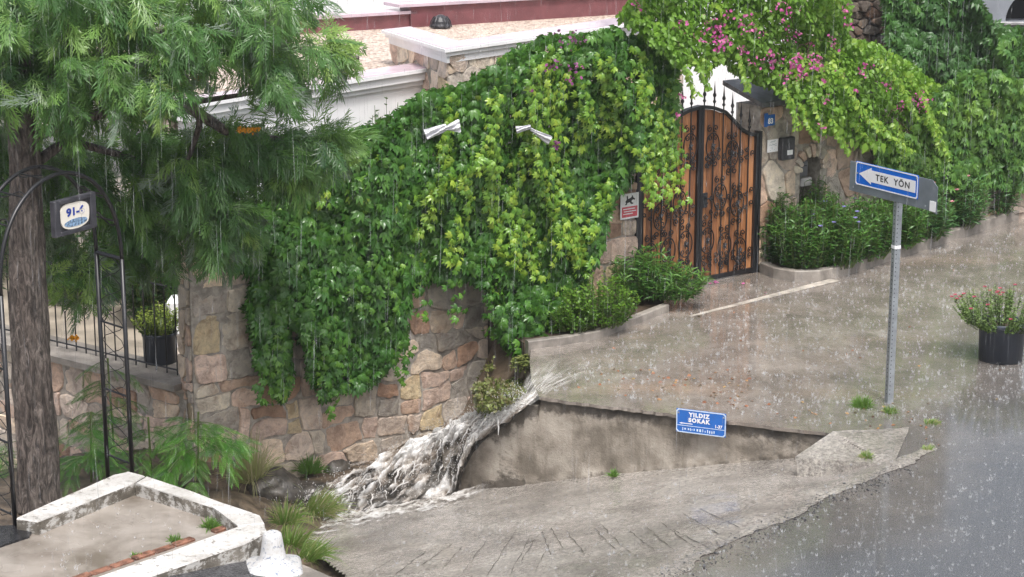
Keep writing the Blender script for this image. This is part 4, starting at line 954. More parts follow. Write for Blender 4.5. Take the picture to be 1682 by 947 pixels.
o = mb.build('brick_edging', M_BRICK, fixn=True); tag(o, 'row of worn red bricks edging the terrace along the white kerb', 'brick edging')
mb = MB(); mb.slab([p[:2] for p in polyz([(-60,905),(-40,866),(20,862),(52,873),(48,880),(0,896)], ZT + .02)], ZT - .01, ZT + .02); o = mb.build('doormat', simple('black_rubber', (.02,.02,.022), .25, var=.4, scale=30, bmp=.6), fixn=True); tag(o, 'black rubber mat at the foot of the iron arch', 'mat')
ZP = -.19
flat_sheet('asphalt_patch', [tuple(Pz(u_, v_, z_)) for u_, v_, z_ in ((100,1110,.0),(130,1000,.0),(240,946,-.01),(330,912,-.08),(402,890,-.16),(432,895,ZP),(470,925,ZP),(505,960,ZP),(560,1110,ZP))], ZP, M_CHIP, thick=1.2)
o = kerb_slab('edge_stone', [(470,917),(505,930),(560,952),(640,990),(600,1010),(500,960),(455,932)], -1.6, ZP + .03, M_KERB); tag(o, 'rough grey edge stones beside the white cone and grass', 'edging')
# bollard cone
pc = Pz(449, 937, ZP)
cone = thing('cone_bollard', tuple(pc), 'stubby white painted concrete cone with chipped blue flecks', 'bollard')
def mk_cone():
    m, nt, b, o = mat_new('chipped_cone_paint'); co = coord(nt); f = ramp(nt, noise(nt, co, 26, 5, .7), [(.56, (0,0,0)), (.61, (1,1,1))]); g = ramp(nt, noise(nt, co, 40, 4), [(.40, (1,1,1)), (.46, (0,0,0))])
    c = mix(nt, f, (.55,.55,.55), (.16,.20,.28)); c = mix(nt, math_(nt, 'MULTIPLY', g, .45), c, (.45,.42,.38)); nt.links.new(c, b.inputs['Base Color']); b.inputs['Roughness'].default_value = .4; bump(nt, b, noise(nt, co, 35, 5), .5, .01); return m
M_CONE = mk_cone()
mb = MB(); V = []; prof = [(.24,0,1),(.245,.035,1),(.22,.06,.9),(.15,.085,.5),(.115,.12,0),(.10,.2,0),(.085,.3,0),(.078,.335,0),(.06,.35,0),(.028,.352,0),(.02,.335,0)]
K = 32
for r_, z_, sq in prof:
    for j in range(K):
        a = 2*math.pi*j/K + .5; e = 1/max(abs(math.cos(a-.5+R(20))), abs(math.sin(a-.5+R(20)))); q = r_*(1 + sq*(min(e, 1.3) - 1)); V.append((q*math.cos(a), q*math.sin(a), z_ + .006*(fb2(a*3, z_*20, 1, 3, 1) - .5)))
Fc = [(i*K+j, i*K+(j+1)%K, (i+1)*K+(j+1)%K, (i+1)*K+j) for i in range(len(prof)-1) for j in range(K)] + [tuple(range((len(prof)-1)*K, len(prof)*K))]
mb.add(np.array(V), Fc); mb.build('cone', M_CONE, cone, smooth=True)

# ================================================================== IRON ARCH WITH NUMBER BOARD
aR = Pz(217, 778, ZT); aL = Pz(25, 864, ZT); gv = np.array([-.30, .30, 0])
zsh = float(Py(219, 425, aR[1])[2]); mid = (aR + aL)/2; zap = float(Py(118, 285, mid[1])[2])
arch = thing('garden_arch', tuple(mid), 'black iron garden arch with lattice sides over the terrace entrance', 'garden arch')
AO = tuple(arch.location)
def hoop(off):
    c = (aL + aR)/2 + off; h_ = (aR - aL)/2; a = np.linspace(math.pi, 0, 36)
    arc = c + np.outer(np.cos(a), h_) + np.outer((zsh - c[2]) + (zap - zsh)*np.sin(a)**.9, ZZ)
    return arc, np.array([aL + off - ZZ*.3, np.append((aL + off)[:2], zsh)]), np.array([aR + off - ZZ*.3, np.append((aR + off)[:2], zsh)])
for off in (np.zeros(3), gv):
    arc, l_, r_ = hoop(off); mb = MB(); mb.tube(arc, .019, 8); mb.build('hoop', M_IRON, arch, origin=AO, smooth=True)
    for leg_ in (l_, r_): mb = MB(); mb.tube(leg_, .022, 8); mb.build('leg', M_IRON, arch, origin=AO, smooth=True)
mb = MB()
for base in (aL, aR):
    for z in np.linspace(zsh - .0, ZT + .1, 4): mb.tube([np.append(base[:2], z), np.append((base + gv)[:2], z)], .010 if z < zsh - .01 else .020, 6)
    zz = np.linspace(ZT + .05, zsh, 42); ph_ = np.linspace(0, 5.5*2*math.pi, 42); 
    for s_ in (1, -1): mb.tube(np.array([np.append((base + gv*(.5 + s_*.42*math.sin(p_)))[:2], z) for z, p_ in zip(zz, ph_)]), .004, 5)
arcB, _, _ = hoop(np.zeros(3)); arcA, _, _ = hoop(gv)
for k in range(3, 34, 4): mb.tube([arcB[k], arcA[k]], .009, 5); q = np.linspace(0, 1, 10)[:, None]; mb.tube(arcB[k]*(1-q) + arcA[k]*q + np.sin(q*math.pi*2)*(arcB[k+1]-arcB[k-1])*.35, .007, 5)
mb.build('lattice', M_IRON, arch, origin=AO)
ad = unit(np.append((aR - aL)[:2], 0)); an = np.array([ad[1], -ad[0], 0])
bc = Pp(121, 352, aL + an*.05, an)
nb = thing('house_number_sign', None, 'white ceramic plaque with blue number in a thick slate frame on the arch', 'house number sign', M=frame(bc, ad, -an, ZZ))
hw, hh = .262, .165
pw_ = float(np.linalg.norm(Pp(156, 340, bc, an) - Pp(88, 360, bc, an)))/2; hw = pw_
mb = MB()
for x0, x1, z0, z1 in ((-hw,-hw+.075,-hh,hh),(hw-.075,hw,-hh,hh),(-hw+.0755,hw-.0755,hh-.04,hh),(-hw+.0755,hw-.0755,-hh,-hh+.04)): mb.box((x0,-.03,z0), (x1,.03,z1), bev=.006)
mb.build('frame', simple('dark_slate_frame', (.045,.045,.055), .4, var=.25, scale=8, bmp=.3), nb)
mb = MB(); mb.box((-hw+.07,-.008,-hh+.035), (hw-.07,.02,hh-.035)); mb.build('backing', M_DARK, nb)
def blob(cx, cz, rx, rz, seed, k=36, sq=3.4):
    a = np.linspace(0, 2*math.pi, k, endpoint=False); e = (np.abs(np.cos(a))**sq + np.abs(np.sin(a))**sq)**(-1/sq); e = e*(1 + .10*(fb2(np.cos(a)*1.5, np.sin(a)*1.5, 1, 2, seed) - .5)*2); return [(cx + rx*e_*math.cos(q), cz + rz*e_*math.sin(q)) for e_, q in zip(e, a)]
mb = MB(); mb.prism(blob(0, 0, hw-.085, hh-.045, 3), -.020, -.009); mb.build('plaque', simple('cream_ceramic', (.80,.76,.68), .15, var=.04), nb, fixn=True)
mb = MB(); mb.prism(blob(.005, -.066, (hw-.085)*.78, .034, 8, sq=2.2), -.0225, -.0201); mb.build('blue_drawing', simple('faded_blue_glaze', (.18,.28,.42), .2, var=.6, scale=45), nb, fixn=True)
text_mesh('91-6', .098, simple('cobalt_glaze', (.03,.06,.33), .2), nb, 0, .032, -.0225, .0012, .004, sx=1.35)

# ================================================================== RAILING AND TERRACE BEHIND IT
zl = -.085
rail = thing('railing', tuple(FW(2, -.25, zl)), 'thin black iron railing with diamond bars on the concrete ledge', 'railing'); RO = tuple(rail.location)
mb = MB(); mb.tube([FW(.02,-.22,zl+1.02), FW(7,-.22,zl+1.02)], .012, 6); mb.tube([FW(.02,-.22,zl+.06), FW(7,-.22,zl+.06)], .010, 6); mb.build('rail', M_IRON, rail, origin=RO)
for k in range(26):
    a = .10 + .17*k; mb = MB(); p0 = FW(a, -.22, zl)
    if k % 4 == 0:
        mb.tube([p0, p0 + ZZ*.44], .009, 5); mb.tube([p0 + ZZ*.56, p0 + ZZ*1.02], .009, 5)
        for s_ in (-1, 1): mb.tube([p0 + ZZ*.44, p0 + ff*.045*s_ + ZZ*.5, p0 + ZZ*.56], .008, 5)
    else: mb.tube([p0, p0 + ZZ*1.02], .009, 5)
    mb.build('bar', M_IRON, rail, origin=RO)
# potted shrub behind the railing
M_POT = simple('dark_plastic_pot', (.045,.055,.075), .32, var=.12, scale=5, spec=.6)
def pot(name, p, r0, r1, h_, label, cat='potted plant', group=None):
    t = thing(name, tuple(p), label, cat, group); mb = MB()
    mb.lathe([(r0*.9,0),(r0,.004),(r1*.985,h_*.88),(r1*1.03,h_*.89),(r1*1.04,h_*.99),(r1*1.02,h_),(r1*.95,h_),(r1*.94,h_*.9),(r0*.9,h_*.85)], 36); mb.build('pot', M_POT, t, smooth=True)
    mb = MB(); mb.lathe([(r1*.95,h_*.86),(r1*.5,h_*.9),(.001,h_*.91)], 24); mb.build('soil', M_SOIL, t, smooth=True); return t
pA = Pp(261, 598, FW(0,-.47,0), fN); pA[2] = zl
potA = pot('potted_shrub', FW(float((pA - fw0) @ ff), -.50, zl), .19, .20, .36, 'yellow green shrub in a dark plastic pot behind the railing')
pB = Pz(1643, 590, 0)
potB = pot('potted_oleander', pB, .245, .265, .46, 'twiggy shrub with small red flowers in a dark pot on the wet street')
# low things on the terrace behind the railing
mb = MB(); q = FW(2.6, -3.2, 0); mb.slab([FW(a, o_, 0)[:2] for a, o_ in ((.6,-2.6),(7,-2.6),(7,-2.9),(.6,-2.9))], -.2, .35); o = mb.build('low_wall', simple('cream_render', (.50,.43,.32), .5, var=.12), fixn=True); tag(o, 'low cream rendered wall across the terrace behind the railing', 'low wall')
p = Pp(303, 600, FW(0,-1.3,0), fN); mb = MB(); mb.box((p[0]-.18, p[1]-.1, -.16), (p[0]+.5, p[1]+.3, .42), bev=.02); o = mb.build('white_planter', M_WHITE, fixn=True); tag(o, 'white rendered planter edge beside the dark pot behind the railing', 'planter')
# ================================================================== FOLIAGE MATERIALS
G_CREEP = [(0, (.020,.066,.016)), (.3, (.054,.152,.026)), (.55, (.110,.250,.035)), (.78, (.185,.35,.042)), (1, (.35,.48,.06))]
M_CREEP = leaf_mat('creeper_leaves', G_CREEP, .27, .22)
M_BOUG = leaf_mat('bougainvillea_leaves', [(0, (.035,.10,.016)), (.35, (.11,.235,.025)), (.65, (.165,.325,.038)), (1, (.31,.45,.06))], .42, .34)
M_IVY = leaf_mat('ivy_leaves', [(0, (.026,.075,.025)), (.5, (.072,.18,.04)), (.8, (.16,.30,.05)), (1, (.27,.40,.065))], .38, .25)
M_OAK = leaf_mat('silky_oak_fronds', [(0, (.028,.085,.030)), (.4, (.085,.195,.055)), (.7, (.18,.325,.075)), (1, (.32,.47,.12))], .32, .36, back=(.20,.26,.20))
M_FERN = leaf_mat('seedling_fronds', [(0, (.02,.08,.02)), (.5, (.05,.18,.025)), (1, (.14,.33,.035))], .42, .35)
M_NARROW = leaf_mat('narrow_leaves', [(0, (.02,.065,.018)), (.45, (.055,.15,.03)), (.75, (.12,.25,.045)), (1, (.22,.35,.065))], .36, .28)
M_OLE = leaf_mat('oleander_leaves', [(0, (.026,.07,.034)), (.45, (.065,.165,.055)), (.75, (.13,.27,.075)), (1, (.22,.37,.10))], .38, .25)
M_SHRUB = leaf_mat('bright_shrub_leaves', [(0, (.03,.085,.012)), (.5, (.09,.20,.02)), (1, (.22,.36,.03))], .4, .3)
M_GRASS = leaf_mat('grass_blades', [(0, (.05,.12,.02)), (.5, (.14,.26,.05)), (.8, (.28,.30,.12)), (1, (.40,.34,.22))], .5, .3)
M_MAG = leaf_mat('magenta_bracts', [(0, (.30,.02,.16)), (.5, (.58,.06,.36)), (1, (.70,.22,.42))], .5, .35)
M_PURP = leaf_mat('purple_bracts', [(0, (.10,.012,.09)), (.6, (.24,.04,.20)), (1, (.38,.07,.26))], .5, .3)
M_PINK = leaf_mat('pink_petals', [(0, (.60,.18,.26)), (1, (.80,.42,.48))], .5, .3); M_REDF = leaf_mat('red_petals', [(0, (.30,.015,.06)), (1, (.52,.07,.16))], .5, .3)
M_VIOLET = leaf_mat('violet_petals', [(0, (.20,.16,.50)), (1, (.32,.28,.65))], .5, .3); M_ORANGE = leaf_mat('orange_blooms', [(0, (.55,.20,.01)), (1, (.78,.36,.02))], .5, .2)
M_STEM = simple('brown_stems', (.10,.065,.04), .6, var=.4, scale=20); M_STEMG = simple('green_stems', (.10,.14,.04), .5, var=.3)
def rnd(n, k=3): return rng.normal(size=(n, k))

# ================================================================== CREEPER ON THE GARDEN WALL
CP = [(425,330),(470,262),(540,218),(600,206),(640,190),(690,150),(760,136),(800,112),(850,74),(900,56),(960,54),(1010,42),(1060,62),(1112,112),(1114,200),(1102,270),(1066,268),(1046,262),(1030,300),(1003,340),(988,405),(962,455),(938,552),(900,572),(862,578),(838,560),(822,505),(790,462),(745,452),(700,462),(672,470),(668,560),(640,602),(600,638),(560,640),(530,655),(503,610),(496,540),(472,530),(482,590),(470,662),(452,650),(432,610),(415,590),(420,560),(405,500),(420,450),(385,440),(395,380)]
creeper = thing('creeper', tuple(W(-4.5, 0, -.3)), 'lush five leaved creeper spilling over the stone wall with yellow green hanging shoots', 'creeper'); CO = tuple(creeper.location)
def bulge(s_, z_): return .14 + .40*np.clip(fb2(s_, z_, 1.15, 3, 3) - .28, 0, 1) + .85*np.clip(fb2(s_*3.0, z_*1.0, 1, 3, 6) - .36, 0, 1) + .14*fb2(s_, z_, 3.6, 2, 5)
uv = sample_poly(CP, 18500); u, v = uv[:, 0], uv[:, 1]; p0 = Pw(u, v, 0); s_, _, z_ = wall_sz(p0)
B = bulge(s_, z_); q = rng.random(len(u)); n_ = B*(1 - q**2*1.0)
topv = np.interp(u, [425,470,540,600,640,690,760,800,850,900,1010,1060,1112], [330,262,218,206,190,150,136,112,74,56,42,62,112])
nt_ = (v - topv) < 42; n_ = np.where(nt_, n_ - rng.random(len(u))*.9*np.clip(1 - (v - topv)/42, 0, 1), n_)
pos = Pw(u, v, n_)
e = .05; gs = (bulge(s_+e, z_) - bulge(s_-e, z_))/(2*e); gz = (bulge(s_, z_+e) - bulge(s_, z_-e))/(2*e)
nrm = nv*.8 + ZZ*.5 - np.outer(gs, w)*.6 - np.outer(gz, ZZ)*.6 + rnd(len(u))*.35; tip = -ZZ*1.0 + nv*.30 + rnd(len(u))*.38
def field(u, v, spots): return sum(a*np.exp(-((u-x)/rx)**2 - ((v-y)/ry)**2) for x, y, rx, ry, a in spots)
br_ = field(u, v, [(890,330,70,160,.30),(1085,240,35,70,.45),(960,120,120,60,.10),(650,470,60,50,.12),(830,470,40,80,.18),(700,330,60,60,.10)])
patch = np.clip(fb2(s_*4.2, z_*1.1, 1, 3, 8) - .50, 0, 1)*1.7
young = (rng.random(len(u)) < (.008 + br_*.30 + patch*.45)) & (q < .5)
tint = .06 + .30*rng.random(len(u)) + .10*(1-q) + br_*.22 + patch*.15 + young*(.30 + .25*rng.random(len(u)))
sc = np.where(young, rng.uniform(.045, .08, len(u)), .055 + .085*rng.random(len(u)))*np.where(v > 560, .85, 1)
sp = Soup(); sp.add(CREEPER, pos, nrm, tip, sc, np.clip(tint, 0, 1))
# hanging young shoots
SH = [((700,450),(702,482),(698,512)),((560,632),(556,660),(561,692)),((662,560),(666,600),(660,632)),((746,440),(752,485),(742,525)),((430,600),(437,632),(428,664)),((802,470),(808,520),(800,562)),((910,80),(890,150),(905,210)),((960,130),(975,190),(955,250)),((825,150),(800,210),(815,260)),((740,170),(725,230),(735,280)),((985,90),(1010,150),(1000,220)),((1040,80),(1060,140),(1050,200)),((880,215),(836,300),(852,440)),((720,305),(700,350),(688,395)),((845,185),(880,260),(930,420)),((905,225),(935,330),(950,420)),((770,330),(750,400),(742,440)),((640,420),(655,460),(650,540)),((600,430),(588,480),(596,520)),((1070,215),(1062,280),(1080,325)),((1095,200),(1090,260),(1100,318)),((1080,190),(1085,250),(1068,300)),((1100,180),(1105,250),(1112,300)),((820,250),(800,330),(830,420)),((860,340),(858,400),(880,450)),((955,330),(930,400),(965,440)),((690,330),(725,300),(750,300)),((525,250),(515,300),(520,330)),((455,560),(462,610),(460,660)),((880,110),(870,170),(880,230)),((930,130),(905,190),(925,260)),((1000,300),(985,350),(970,410)),((560,520),(548,560),(556,600)),((800,240),(776,280),(772,330)),((1050,260),(1065,300),(1090,330)),((1000,110),(1030,170),(1020,240))]
for P in SH:
    P = np.array(P, float)
    for rep in range(2 if SH.index(tuple(map(tuple, P.astype(int).tolist()))) > 5 else 1):
        k = int(np.abs(np.diff(P, axis=0)).sum()/3.2); t = np.linspace(0, 1, k); a = P + rng.normal(size=P.shape)*9
        cur = np.outer((1-t)**2, a[0]) + np.outer(2*t*(1-t), a[1]) + np.outer(t**2, a[2]); cur = cur + rng.normal(size=cur.shape)*6.5; cur = cur[rng.random(k) > .18]; k = len(cur); t = t[:k]
        pp = Pw(cur[:,0], cur[:,1], 0); bs, _, bz = wall_sz(pp); pos = Pw(cur[:,0], cur[:,1], bulge(bs, bz) + .06 + .05*rng.random())
        if rep == 0: stm = pos
        sp.add(CREEPER, pos, nv + ZZ*.5 + rnd(k)*.4, -ZZ*.7 + w*np.where(np.arange(k) % 2, 1, -1)[:,None]*.6 + rnd(k)*.3, rng.uniform(.05, .095, k), np.clip(.52 + .40*rng.random(k) + .1*t, 0, 1) - (.35 if P[0, 1] > 400 else 0))
# the skirt of the creeper that hangs over the end of the left kerb
q = sample_poly([(812,500),(935,490),(946,545),(912,566),(872,584),(838,578),(818,548)], 900); k = len(q)
sp.add(CREEPER, Pw(q[:,0], q[:,1], rng.uniform(.35, 1.05, k)), nv*.8 + ZZ*.5 + rnd(k)*.4, -ZZ + nv*.3 + rnd(k)*.4, rng.uniform(.075, .13, k), np.clip(.15 + .3*rng.random(k) + .3*(rng.random(k) < .08), 0, 1))
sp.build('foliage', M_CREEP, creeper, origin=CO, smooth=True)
mb = MB()
for k in range(70):
    a = sample_poly(CP, 1)[0]; L = rng.uniform(40, 110); t = np.linspace(0, 1, 10); uu = a[0] + np.cumsum(rng.normal(size=10)*4); vv = a[1] + t*L; ok = in_poly(uu, vv, CP)
    if ok.sum() > 4: mb.tube(Pw(uu[ok], vv[ok], .05 + .1*rng.random()), .006, 4)
mb.build('stems', M_STEM, creeper, origin=CO)
sf = Soup()
for x, y, r_, k in ((935,66,22,22),(958,72,14,12),(905,106,12,14),(942,112,16,16),(930,128,10,8),(912,236,8,14),(870,150,6,4)):
    uu, vv = x + rng.normal(size=k)*r_*.6, y + rng.normal(size=k)*r_*.45; sf.add(PETAL, Pw(uu, vv, .55 + .2*rng.random(k)), nv*.6 + ZZ*.5 + rnd(k)*.7, rnd(k) - ZZ*.3, rng.uniform(.035, .055, k), rng.random(k))
sf.build('blossom', M_PURP, creeper, origin=CO)

# ================================================================== BOUGAINVILLEA OVER THE GATE WALL
BP = [(1012,25),(1035,-5),(1040,-50),(1392,-50),(1398,20),(1394,60),(1440,70),(1485,96),(1535,132),(1556,170),(1552,215),(1515,240),(1455,246),(1420,238),(1400,236),(1372,214),(1338,214),(1305,172),(1272,146),(1240,132),(1206,118),(1190,96),(1160,112),(1140,104),(1110,108),(1060,64)]
boug = thing('bougainvillea', tuple(W(1.5, .4, 2.6)), 'bright green bougainvillea with magenta flowers arching over the gate wall', 'bougainvillea'); BO = tuple(boug.location)
def bulge2(s_, z_): return .10 + 1.5*np.clip(fb2(s_, z_, 1.3, 3, 13) - .25, 0, 1)*.8 + .25*fb2(s_, z_, 4.2, 2, 5)
uv = sample_poly(BP, 19500); u, v = uv[:, 0], uv[:, 1]; p0 = Pw(u, v, .3); s_, _, z_ = wall_sz(p0); B = bulge2(s_, z_)
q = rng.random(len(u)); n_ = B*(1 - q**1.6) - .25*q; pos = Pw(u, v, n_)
gs = (bulge2(s_+e, z_) - bulge2(s_-e, z_))/(2*e); gz = (bulge2(s_, z_+e) - bulge2(s_, z_-e))/(2*e)
nrm = nv*.7 + ZZ*.6 - np.outer(gs, w)*.5 - np.outer(gz, ZZ)*.5 + rnd(len(u))*.5; tip = -ZZ*.7 + rnd(len(u))*.6 + nv*.2
patch = np.clip(fb2(s_, z_, 2.2, 4, 18) - .42, 0, 1)*1.6
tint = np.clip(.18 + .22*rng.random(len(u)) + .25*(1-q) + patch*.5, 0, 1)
sp = Soup(); sp.add(OVATE, pos, nrm, tip, rng.uniform(.055, .095, len(u)), tint)
SB = [((1310,170),(1322,205),(1345,232)),((1365,195),(1378,225),(1392,248)),((1405,200),(1420,225),(1432,244)),((1440,190),(1460,220),(1500,250)),((1490,120),(1530,170),(1545,235)),((1340,150),(1350,190),(1360,225)),((1130,90),(1150,118),(1160,140)),((1118,110),(1132,125),(1140,160)),((1290,150),(1305,185),(1312,212)),((1155,95),(1165,110),(1160,125)),((1470,200),(1490,232),(1478,262)),((1385,120),(1410,170),(1440,215)),((1440,90),(1480,130),(1510,200)),((1210,95),(1228,120),(1232,150)),((1520,190),(1550,230),(1565,262))]
for P in SB:
    P = np.array(P, float)
    for rep in range(2):
        k = int(np.abs(np.diff(P, axis=0)).sum()/2.4); t = np.linspace(0, 1, k); a = P + rng.normal(size=P.shape)*4; cur = np.outer((1-t)**2, a[0]) + np.outer(2*t*(1-t), a[1]) + np.outer(t**2, a[2])
        sp.add(OVATE, Pw(cur[:,0], cur[:,1], .55 + .3*rng.random() + .1*rng.random(k)), nv + ZZ*.6 + rnd(k)*.4, -ZZ*.6 + w*np.where(np.arange(k) % 2, 1, -1)[:,None]*.7 + rnd(k)*.3, rng.uniform(.05, .085, k), np.clip(.55 + .4*rng.random(k), 0, 1))
for x, y in ((1378,196),(1380,212),(1382,226),(1396,232),(1408,236),(1422,238),(1436,240),(1448,238)):     # the string of big pale leaves
    sp.add(OVATE, Pw(np.array([x]), np.array([y-4]), .8), nv[None] + ZZ*.3 + rnd(1)*.15, -ZZ[None] + rnd(1)*.25, np.array([.16]), np.array([.72]))
sp.build('foliage', M_BOUG, boug, origin=BO, smooth=True)
sf = Soup(); pk = Soup()
for x, y, r_, k in ((1176,46,12,26),(1182,66,14,30),(1180,80,8,14),(1216,82,10,14),(1200,24,9,8),(1232,26,8,9),(1270,100,14,26),(1264,86,8,8),(1308,108,16,42),(1314,124,10,20),(1312,96,10,16),(1340,106,13,40),(1420,110,14,18),(1370,70,14,16),(1290,130,12,14),(1355,165,10,10),(1480,175,10,12),(1120,40,12,12),(1300,20,14,14),(1300,60,16,16),(1240,100,14,14),(1150,60,14,12),(1460,140,12,12),(1225,45,14,16),(1335,90,10,14),(1352,132,6,8),(1252,58,8,6),(1276,10,9,9),(1284,34,6,5),(1388,18,8,12),(1390,42,6,8),(1045,8,8,14),(1196,68,8,10),(1160,30,8,6),(1330,70,6,6),(1236,48,5,5)):
    uu, vv = x + rng.normal(size=k)*r_*.55, y + rng.normal(size=k)*r_*.45; pp = Pw(uu, vv, .3); a, _, b_ = wall_sz(pp); sf.add(PETAL, Pw(uu, vv, bulge2(a, b_) + .10 + .12*rng.random(k)), nv*.7 + ZZ*.5 + rnd(k)*.7, rnd(k) - ZZ*.2, rng.uniform(.032, .055, k), np.clip(.25 + .6*rng.random(k), 0, 1))
for x, y, r_, k in ((1510,160,14,20),(1516,172,12,16),(1404,150,6,5),(1386,124,6,6),(1122,160,5,9),(1112,190,4,8),(1350,205,8,4)):
    uu, vv = x + rng.normal(size=k)*r_*.6, y + rng.normal(size=k)*r_*.5; pk.add(PETAL, Pw(uu, vv, .75 + .2*rng.random(k)), nv*.7 + ZZ*.5 + rnd(k)*.7, rnd(k), rng.uniform(.03, .05, k), rng.random(k))
sf.build('blossom', M_MAG, boug, origin=BO); pk.build('blossom', M_PINK if False else M_MAG, boug, origin=BO)
mb = MB()
for k in range(40):
    a = sample_poly(BP, 1)[0]; L = rng.uniform(40, 120); t = np.linspace(0, 1, 10); uu = a[0] + t*rng.normal()*60; vv = a[1] + t*L - 30*t*(1-t)*4; ok = in_poly(uu, vv, BP)
    if ok.sum() > 4: mb.tube(Pw(uu[ok], vv[ok], .1 + .3*rng.random()), .008, 4)
mb.build('stems', M_STEM, boug, origin=BO)

# ================================================================== IVY MASSES AT THE RIGHT
def mass(name, poly, nl, n0, amp, sc, tpl, mat, szr, tb, label, cat, seed, tipv=-1.0, group=None, mb_freq=1.0):
    uv = sample_poly(poly, nl); u, v = uv[:, 0], uv[:, 1]; p0 = Pw(u, v, n0); s_, _, z_ = wall_sz(p0)
    bf = lambda a, b_: amp*(1.5*np.clip(fb2(a, b_, mb_freq, 3, seed) - .25, 0, 1) + .2*fb2(a, b_, 3.5*mb_freq, 2, seed + 3))
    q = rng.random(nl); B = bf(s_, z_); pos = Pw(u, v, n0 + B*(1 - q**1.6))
    gs = (bf(s_+e, z_) - bf(s_-e, z_))/(2*e); gz = (bf(s_, z_+e) - bf(s_, z_-e))/(2*e)
    nrm = nv*.75 + ZZ*.55 - np.outer(gs, w)*.6 - np.outer(gz, ZZ)*.6 + rnd(nl)*.4; tip = ZZ*tipv + nv*.25 + rnd(nl)*.4
    patch = np.clip(fb2(s_, z_, 1.7, 4, seed + 9) - .5, 0, 1)*1.8
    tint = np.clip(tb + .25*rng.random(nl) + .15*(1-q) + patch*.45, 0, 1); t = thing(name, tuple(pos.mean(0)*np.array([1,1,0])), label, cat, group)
    sp = Soup(); sp.add(tpl, pos, nrm, tip, rng.uniform(*szr, nl), tint); sp.build('foliage', mat, t, origin=tuple(t.location), smooth=True); return t
mass('ivy_hedge', [(1470,300),(1440,285),(1440,235),(1500,215),(1530,165),(1545,140),(1580,116),(1630,112),(1690,135),(1800,150),(1800,330),(1690,310),(1620,300),(1560,310)], 4200, .05, .6, 1, CREEPER, M_IVY, (.09,.14), .34, 'dark ivy hedge behind the oleanders at the right edge', 'ivy hedge', 31)
mass('ivy_curtain', [(1448,-40),(1458,40),(1462,80),(1480,112),(1530,150),(1600,140),(1800,160),(1800,-40),(1700,-40),(1700,40),(1640,44),(1606,0),(1600,-40)], 4600, -4.6, .9, 1, CREEPER, M_IVY, (.12,.18), .02, 'dark ivy curtain on the high old wall below the grey building', 'ivy', 41)
p_ = [(1640,52),(1700,60),(1800,60),(1800,200),(1690,190),(1660,130)]
mass('ivy_bush', p_, 900, -2.2, .8, 1, CREEPER, M_IVY, (.11,.17), .18, 'mid green ivy clump under the pale ledge at the right edge', 'ivy', 51)

M_BANK = leaf_mat('bank_leaves', [(0, (.07,.085,.025)), (.6, (.15,.18,.045)), (1, (.27,.25,.07))], .5, .25)
# ================================================================== BUSHES
def bush(name, base, r_, h_, nst, nlv, tpl, mat, szr, tb, label, cat, group=None, lean=(0,0), up=.7, flowers=None, droop=.0):
    base = np.asarray(base, float); t = thing(name, tuple(base), label, cat, group); sp = Soup(); sf = Soup(); mb = MB()
    for k in range(nst):
        a = rng.uniform(0, 2*math.pi); rr = math.sqrt(rng.random()); hh = h_*(1 - .45*rr**2)*rng.uniform(.72, 1.05); d = np.array([math.cos(a), math.sin(a), 0])
        b0 = base + d*r_*rr*.55; b1 = base + d*r_*rr + np.array([lean[0], lean[1], hh]); tt_ = np.linspace(0, 1, 7)[:, None]; path = b0*(1-tt_) + b1*tt_ + d*np.sin(tt_*math.pi)*.06*r_ - ZZ*droop*tt_**3
        mb.tube(path, np.linspace(.006, .003, 7), 4); tl = np.sort(rng.uniform(.15, 1.0, nlv)); pp = np.stack([np.interp(tl, tt_[:,0], path[:,i]) for i in range(3)], -1)
        az = np.arange(nlv)*2.4 + rng.uniform(0, 6); dd = np.stack([np.cos(az), np.sin(az), up*(.3 + tl) - .1], -1) + rnd(nlv)*.2
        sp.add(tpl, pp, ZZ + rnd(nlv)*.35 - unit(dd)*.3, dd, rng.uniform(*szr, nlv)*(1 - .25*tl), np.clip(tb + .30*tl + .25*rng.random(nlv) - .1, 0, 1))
        if flowers and rng.random() < flowers[1]:
            m_ = 6; az = np.arange(m_)*1.05; sf.add(PETAL, np.tile(path[-1] + d*.03, (m_, 1)), np.stack([np.cos(az)*.5, np.sin(az)*.5, np.ones(m_)], -1) + nv*.5, np.stack([np.cos(az), np.sin(az), .3 + 0*az], -1), np.full(m_, flowers[2]), rng.random(m_))
    sp.build('foliage', mat, t, origin=tuple(base), smooth=True); mb.build('stems', M_STEMG, t, origin=tuple(base))
    if sf.n: sf.build('blossom', flowers[0], t, origin=tuple(base))
    return t
def bed(u, v, z=.1): return Pz(u, v, z)
gB = 'narrow leaved bushes in the right bed'
for (x, y, r_, h_, l, fl) in ((1272,428,.36,1.0,'narrow leaved bush tight against the right gate post',0),(1318,440,.46,.95,'narrow leaved bush at the curved corner of the right kerb',.03),(1372,436,.46,.98,'narrow leaved bush under the left half of the one way sign',.03),(1422,424,.44,.92,'narrow leaved bush just left of the sign post',.04),(1340,420,.4,1.12,'tallest narrow leaved bush, below the arched niche',.02),(1472,405,.42,.9,'narrow leaved bush just right of the sign post',.02)):
    bush('narrow_leaved_bush', bed(x, y), r_, h_, 150, 20, LANCE_W, M_NARROW, (.085,.135), .20, l, 'bush', gB, flowers=(M_VIOLET, fl, .035) if fl else None)
gO = 'oleanders along the right kerb'
